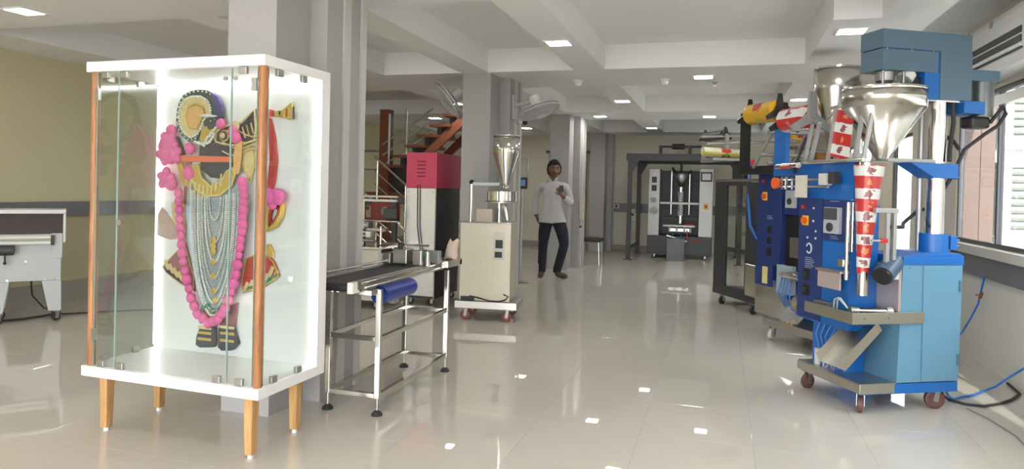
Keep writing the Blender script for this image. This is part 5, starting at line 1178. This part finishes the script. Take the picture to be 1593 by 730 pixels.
# ================================================================ the standing man
SKIN = mat('brown skin', (0.20, 0.098, 0.062), 0.5, var=0.08, scale=20)
SHIRT = mat('off white cotton shirt', (0.52, 0.51, 0.52), 0.8, var=0.06, scale=8, bump=0.25)
JEAN = mat('dark navy jeans', (0.011, 0.014, 0.024), 0.85, var=0.2, scale=20, bump=0.2)
SHOE = mat('brown leather sandal shoe', (0.085, 0.055, 0.04), 0.5, var=0.1)
HAIR = mat('black hair', (0.008, 0.007, 0.007), 0.95, var=0.2, scale=60)
man = thing('person', 'person in white shirt and dark jeans standing by the pillar, one hand raised', 'person', (-2.47, 10.25, 0), math.radians(13))
def skin_mesh(name, verts, edges, root, sub=2):
    me = bpy.data.meshes.new(name)
    me.from_pydata([v[0] for v in verts], edges, [])
    o = bpy.data.objects.new(name, me); COL.objects.link(o)
    m = o.modifiers.new('skin', 'SKIN'); m.use_smooth_shade = True; m.branch_smoothing = 0.4
    s2 = o.modifiers.new('sub', 'SUBSURF'); s2.levels = sub; s2.render_levels = sub
    sv = me.skin_vertices[0].data
    for i, v in enumerate(verts):
        r = v[1]
        sv[i].radius = r if isinstance(r, tuple) else (r, r)
        sv[i].use_root = (i == root)
    bpy.context.view_layer.update()
    ev = o.evaluated_get(bpy.context.evaluated_depsgraph_get())
    out = bpy.data.meshes.new_from_object(ev)
    bpy.data.objects.remove(o)
    return out
V = []; E_ = []; IDX = {}
def jn(n, p, r, to=None):
    IDX[n] = len(V); V.append((p, r))
    if to: E_.append((IDX[to], IDX[n]))
# facing -y, viewer's right is +x
jn('pelvis', (0, 0, 0.96), (0.150, 0.110)); jn('waist', (0.0, 0.0, 1.10), (0.150, 0.112), 'pelvis'); jn('belly', (0.0, -0.01, 1.22), (0.158, 0.118), 'waist')
jn('chest', (0.0, 0.0, 1.36), (0.165, 0.112), 'belly'); jn('collar', (0.0, 0.01, 1.465), (0.11, 0.08), 'chest'); jn('neck', (0.0, 0.0, 1.525), 0.056, 'collar'); jn('skull0', (0.01, -0.015, 1.60), 0.058, 'neck')
jn('shL', (-0.185, 0.01, 1.415), 0.052, 'chest'); jn('armL', (-0.245, 0.05, 1.28), 0.048, 'shL'); jn('elbL', (-0.275, 0.10, 1.14), 0.042, 'armL'); jn('forL', (-0.265, 0.10, 1.02), 0.040, 'elbL'); jn('wriL', (-0.235, 0.08, 0.92), 0.028, 'forL'); jn('palL', (-0.215, 0.085, 0.86), (0.034, 0.018), 'wriL')
jn('shR', (0.185, 0.01, 1.415), 0.052, 'chest'); jn('armR', (0.245, 0.02, 1.30), 0.048, 'shR'); jn('elbR', (0.275, -0.04, 1.15), 0.043, 'armR'); jn('forR', (0.22, -0.14, 1.20), 0.041, 'elbR'); jn('wriR', (0.155, -0.205, 1.255), 0.029, 'forR'); jn('palR', (0.115, -0.225, 1.30), (0.036, 0.018), 'wriR')
jn('hipL', (-0.095, 0.0, 0.87), 0.100, 'pelvis'); jn('thL', (-0.115, 0.0, 0.70), 0.088, 'hipL'); jn('knL', (-0.13, 0.0, 0.50), 0.064, 'thL'); jn('caL', (-0.14, 0.02, 0.34), 0.060, 'knL'); jn('anL', (-0.145, 0.03, 0.10), 0.042, 'caL'); jn('heL', (-0.147, 0.02, 0.05), 0.042, 'anL'); jn('toL', (-0.16, -0.13, 0.035), (0.044, 0.03), 'heL')
jn('hipR', (0.095, 0.0, 0.87), 0.100, 'pelvis'); jn('thR', (0.16, -0.06, 0.70), 0.088, 'hipR'); jn('knR', (0.195, -0.10, 0.52), 0.065, 'thR'); jn('caR', (0.155, -0.05, 0.35), 0.060, 'knR'); jn('anR', (0.095, 0.0, 0.12), 0.042, 'caR'); jn('heR', (0.095, 0.0, 0.055), 0.042, 'anR'); jn('toR', (0.25, -0.10, 0.032), (0.042, 0.028), 'heR')
def fingers(side, base, dirv, acr, curl, thumb):
    base, dirv, acr, curl = Vector(base), Vector(dirv).normalized(), Vector(acr).normalized(), Vector(curl).normalized()
    for k, (off, ln) in enumerate(((-0.030, 0.072), (-0.010, 0.082), (0.010, 0.078), (0.028, 0.062))):
        b0 = base + acr*off
        jn('f%s%d0' % (side, k), tuple(b0 + dirv*0.025), 0.0095, 'pal'+side); jn('f%s%d1' % (side, k), tuple(b0 + dirv*(0.025+ln*0.5) + curl*0.012), 0.0088, 'f%s%d0' % (side, k)); jn('f%s%d2' % (side, k), tuple(b0 + dirv*(0.025+ln*0.8) + curl*0.04), 0.0078, 'f%s%d1' % (side, k))
    t0 = base + acr*thumb*0.034 - dirv*0.015
    jn('f%sT0' % side, tuple(t0), 0.011, 'pal'+side); jn('f%sT1' % side, tuple(t0 + acr*thumb*0.022 + dirv*0.03 + curl*0.01), 0.010, 'f%sT0' % side); jn('f%sT2' % side, tuple(t0 + acr*thumb*0.02 + dirv*0.055 + curl*0.025), 0.0085, 'f%sT1' % side)
fingers('R', (0.115, -0.225, 1.30), (-0.35, -0.1, 0.9), (0.9, 0.1, 0.35), (-0.2, -0.95, 0.0), -1)
fingers('L', (-0.215, 0.085, 0.86), (0.25, 0.15, -0.95), (0.2, -0.95, -0.1), (0.9, 0.2, 0.1), 1)
body = skin_mesh('body', V, E_, 0)
body.materials.append(SKIN)
bo = bpy.data.objects.new('body', body); COL.objects.link(bo); bo.parent = man
def garment(name, m, cuts, keep, push):
    bm = bmesh.new(); bm.from_mesh(body)
    for co, no in cuts:
        bmesh.ops.bisect_plane(bm, geom=bm.verts[:]+bm.edges[:]+bm.faces[:], plane_co=co, plane_no=no)
    dele = [f for f in bm.faces if not keep(f.calc_center_median())]
    bmesh.ops.delete(bm, geom=dele, context='FACES')
    bm.normal_update()
    for v in bm.verts:
        p_ = push(v.co) if callable(push) else push
        v.co += v.normal * p_
    me = bpy.data.meshes.new(name); bm.to_mesh(me); bm.free()
    for p in me.polygons: p.use_smooth = True
    me.materials.append(m)
    o = bpy.data.objects.new(name, me); COL.objects.link(o); o.parent = man
    q = o.modifiers.new('cloth', 'SOLIDIFY'); q.thickness = 0.005; q.offset = 1
    return o
wR, wL = Vector((0.175, -0.185, 1.238)), Vector((-0.243, 0.087, 0.955))
dR, dL = Vector((-0.65, -0.65, 0.55)).normalized(), Vector((0.3, -0.2, -1.0)).normalized()
def is_hand(c): return ((c-wR).dot(dR) > 0 and (c-wR).length < 0.25 and c.y < -0.12) or ((c-wL).dot(dL) > 0 and c.x < -0.155 and c.y > 0.0)
def is_armL(c): return c.x < -0.17 and c.y > 0.01 and c.z < 1.2
def in_shirt(c):
    if is_hand(c): return False
    if is_armL(c): return c.z > 0.93
    return 0.845 < c.z < 1.475
def in_jeans(c):
    if is_hand(c) or (is_armL(c) and c.z > 0.72 and c.x < -0.205): return False
    return 0.085 < c.z < 0.93
garment('shirt', SHIRT, [((0, 0, 0.845), (0, 0, 1)), ((0, 0, 1.475), (0, 0, 1)), (wR, dR), (wL, dL)], in_shirt, lambda c: 0.008 + 0.018*max(0, min(1, (1.2-c.z)/0.3)))
garment('jeans', JEAN, [((0, 0, 0.93), (0, 0, 1)), ((0, 0, 0.085), (0, 0, 1))], in_jeans, lambda c: 0.008 + 0.014*max(0, min(1, (0.35-c.z)/0.25)))
garment('shoe', SHOE, [((0, 0, 0.09), (0, 0, 1))], lambda c: c.z < 0.09 and c.x < 0, 0.006); garment('shoe', SHOE, [((0, 0, 0.09), (0, 0, 1))], lambda c: c.z < 0.09 and c.x > 0, 0.006)
# head with face
hd_ = MB(); nu, nv = 28, 22
rows = []
for j in range(nv+1):
    b = -PI/2 + PI*j/nv; row = []
    for i in range(nu+1):
        a = 2*PI*i/nu - PI/2
        x, y, z = 0.076*math.cos(b)*math.cos(a), 0.096*math.cos(b)*math.sin(a), 0.122*math.sin(b)
        if z < -0.02: x *= 1 - 0.28*min(1, (-0.02-z)/0.09); y = y*(1-0.12*min(1, (-0.02-z)/0.09)) - (0.006 if y < 0 else -0.0)
        if y < 0:
            fx = math.exp(-(x/0.014)**2)
            y -= 0.021*fx*math.exp(-((z+0.022)/0.017)**2) + 0.010*fx*math.exp(-((z-0.005)/0.022)**2)           # nose
            y += 0.010*math.exp(-((abs(x)-0.032)/0.014)**2)*math.exp(-((z-0.008)/0.012)**2)                     # eye sockets
            y -= 0.006*math.exp(-(x/0.024)**2)*math.exp(-((z+0.058)/0.007)**2)                                   # lips
            y -= 0.008*math.exp(-(x/0.022)**2)*math.exp(-((z+0.10)/0.016)**2)                                    # chin
            y -= 0.005*math.exp(-((abs(x)-0.028)/0.02)**2)*math.exp(-((z-0.03)/0.008)**2)                        # brow
        row.append((x, y, z))
    rows.append(row)
hd_.sheet(rows)
head = hd_.build('head', SKIN, man, loc=(0.012, -0.028, 1.655), rot=(0.04, 0.0, 0.12)); head.scale = (1.24, 1.14, 1.14)
for s_ in (-1, 1):
    MB().ball((s_*0.032, -0.083, 0.008), 0.0085, (1.3, 0.7, 0.7), 10, 7).build('eye', mat('eye white', (0.22, 0.19, 0.17), 0.4), head)
    MB().ball((s_*0.032, -0.0895, 0.008), 0.0055, (1, 0.5, 1), 8, 6).build('iris', BLACK, head)
    MB().ball((s_*0.077, 0.008, -0.005), 0.026, (0.35, 0.7, 1.15), 10, 8).build('ear', SKIN, head)
    MB().tube([(s_*0.016, -0.098, 0.027), (s_*0.034, -0.097, 0.032), (s_*0.052, -0.084, 0.026)], [0.0035, 0.0045, 0.002], 6).build('eyebrow', HAIR, head)
MB().tube([(-0.022, -0.094, -0.058), (0, -0.103, -0.057), (0.022, -0.094, -0.058)], [0.003, 0.006, 0.003], 6).build('mouth', mat('lips', (0.17, 0.06, 0.05), 0.5), head)
MB().tube([(-0.026, -0.095, -0.046), (0, -0.108, -0.041), (0.026, -0.095, -0.046)], [0.003, 0.006, 0.003], 6).build('moustache', HAIR, head)
hr = MB(); rows = []
for j in range(12):
    b = -0.22 + (PI/2+0.22)*j/11; row = []
    for i in range(29):
        a = 2*PI*i/28; fr_ = max(0, -math.sin(a))
        bb = max(b, (0.56+0.05*math.sin(5*a))*fr_**0.55) if fr_ > 0.15 else b - 0.55*max(0, math.sin(a))*(1-j/11) - 0.1*(1-j/11)
        r = 1.11 + 0.02*math.sin(9*a+3*j)
        row.append((0.077*r*math.cos(bb)*math.cos(a), 0.098*r*math.cos(bb)*math.sin(a), 0.125*1.06*math.sin(bb)+0.004))
    rows.append(row)
hr.sheet(rows); hr.build('hair', HAIR, head, solid=0.008)
# collar, placket, buttons, pocket
for s_ in (-1, 1): MB().add([(s_*0.005, -0.105, 1.455), (s_*0.075, -0.075, 1.50), (s_*0.072, -0.02, 1.545), (s_*0.03, -0.082, 1.515)], [(0, 1, 2, 3)]).build('collar', SHIRT, man, solid=0.006)
MB().add([(-0.014, -0.152, 0.90), (0.014, -0.152, 0.90), (0.014, -0.150, 1.20), (0.014, -0.128, 1.42), (-0.014, -0.128, 1.42), (-0.014, -0.150, 1.20)], [(0, 1, 2, 5), (5, 2, 3, 4)]).build('placket', SHIRT, man, solid=0.008)
ph = thing('phone', 'small dark phone in the raised hand of the standing man', 'phone', (-2.47+0.11*0.974+0.27*0.225, 10.25+0.11*0.225-0.27*0.974, 1.36), math.radians(13))
box('phone_body', BLACK, ph, -0.012, 0.05, -0.008, 0.0, -0.045, 0.055, bevel=0.004); box('phone_screen', mat('phone glass', (0.03, 0.035, 0.04), 0.1), ph, -0.009, 0.047, 0.0, 0.001, -0.038, 0.048)
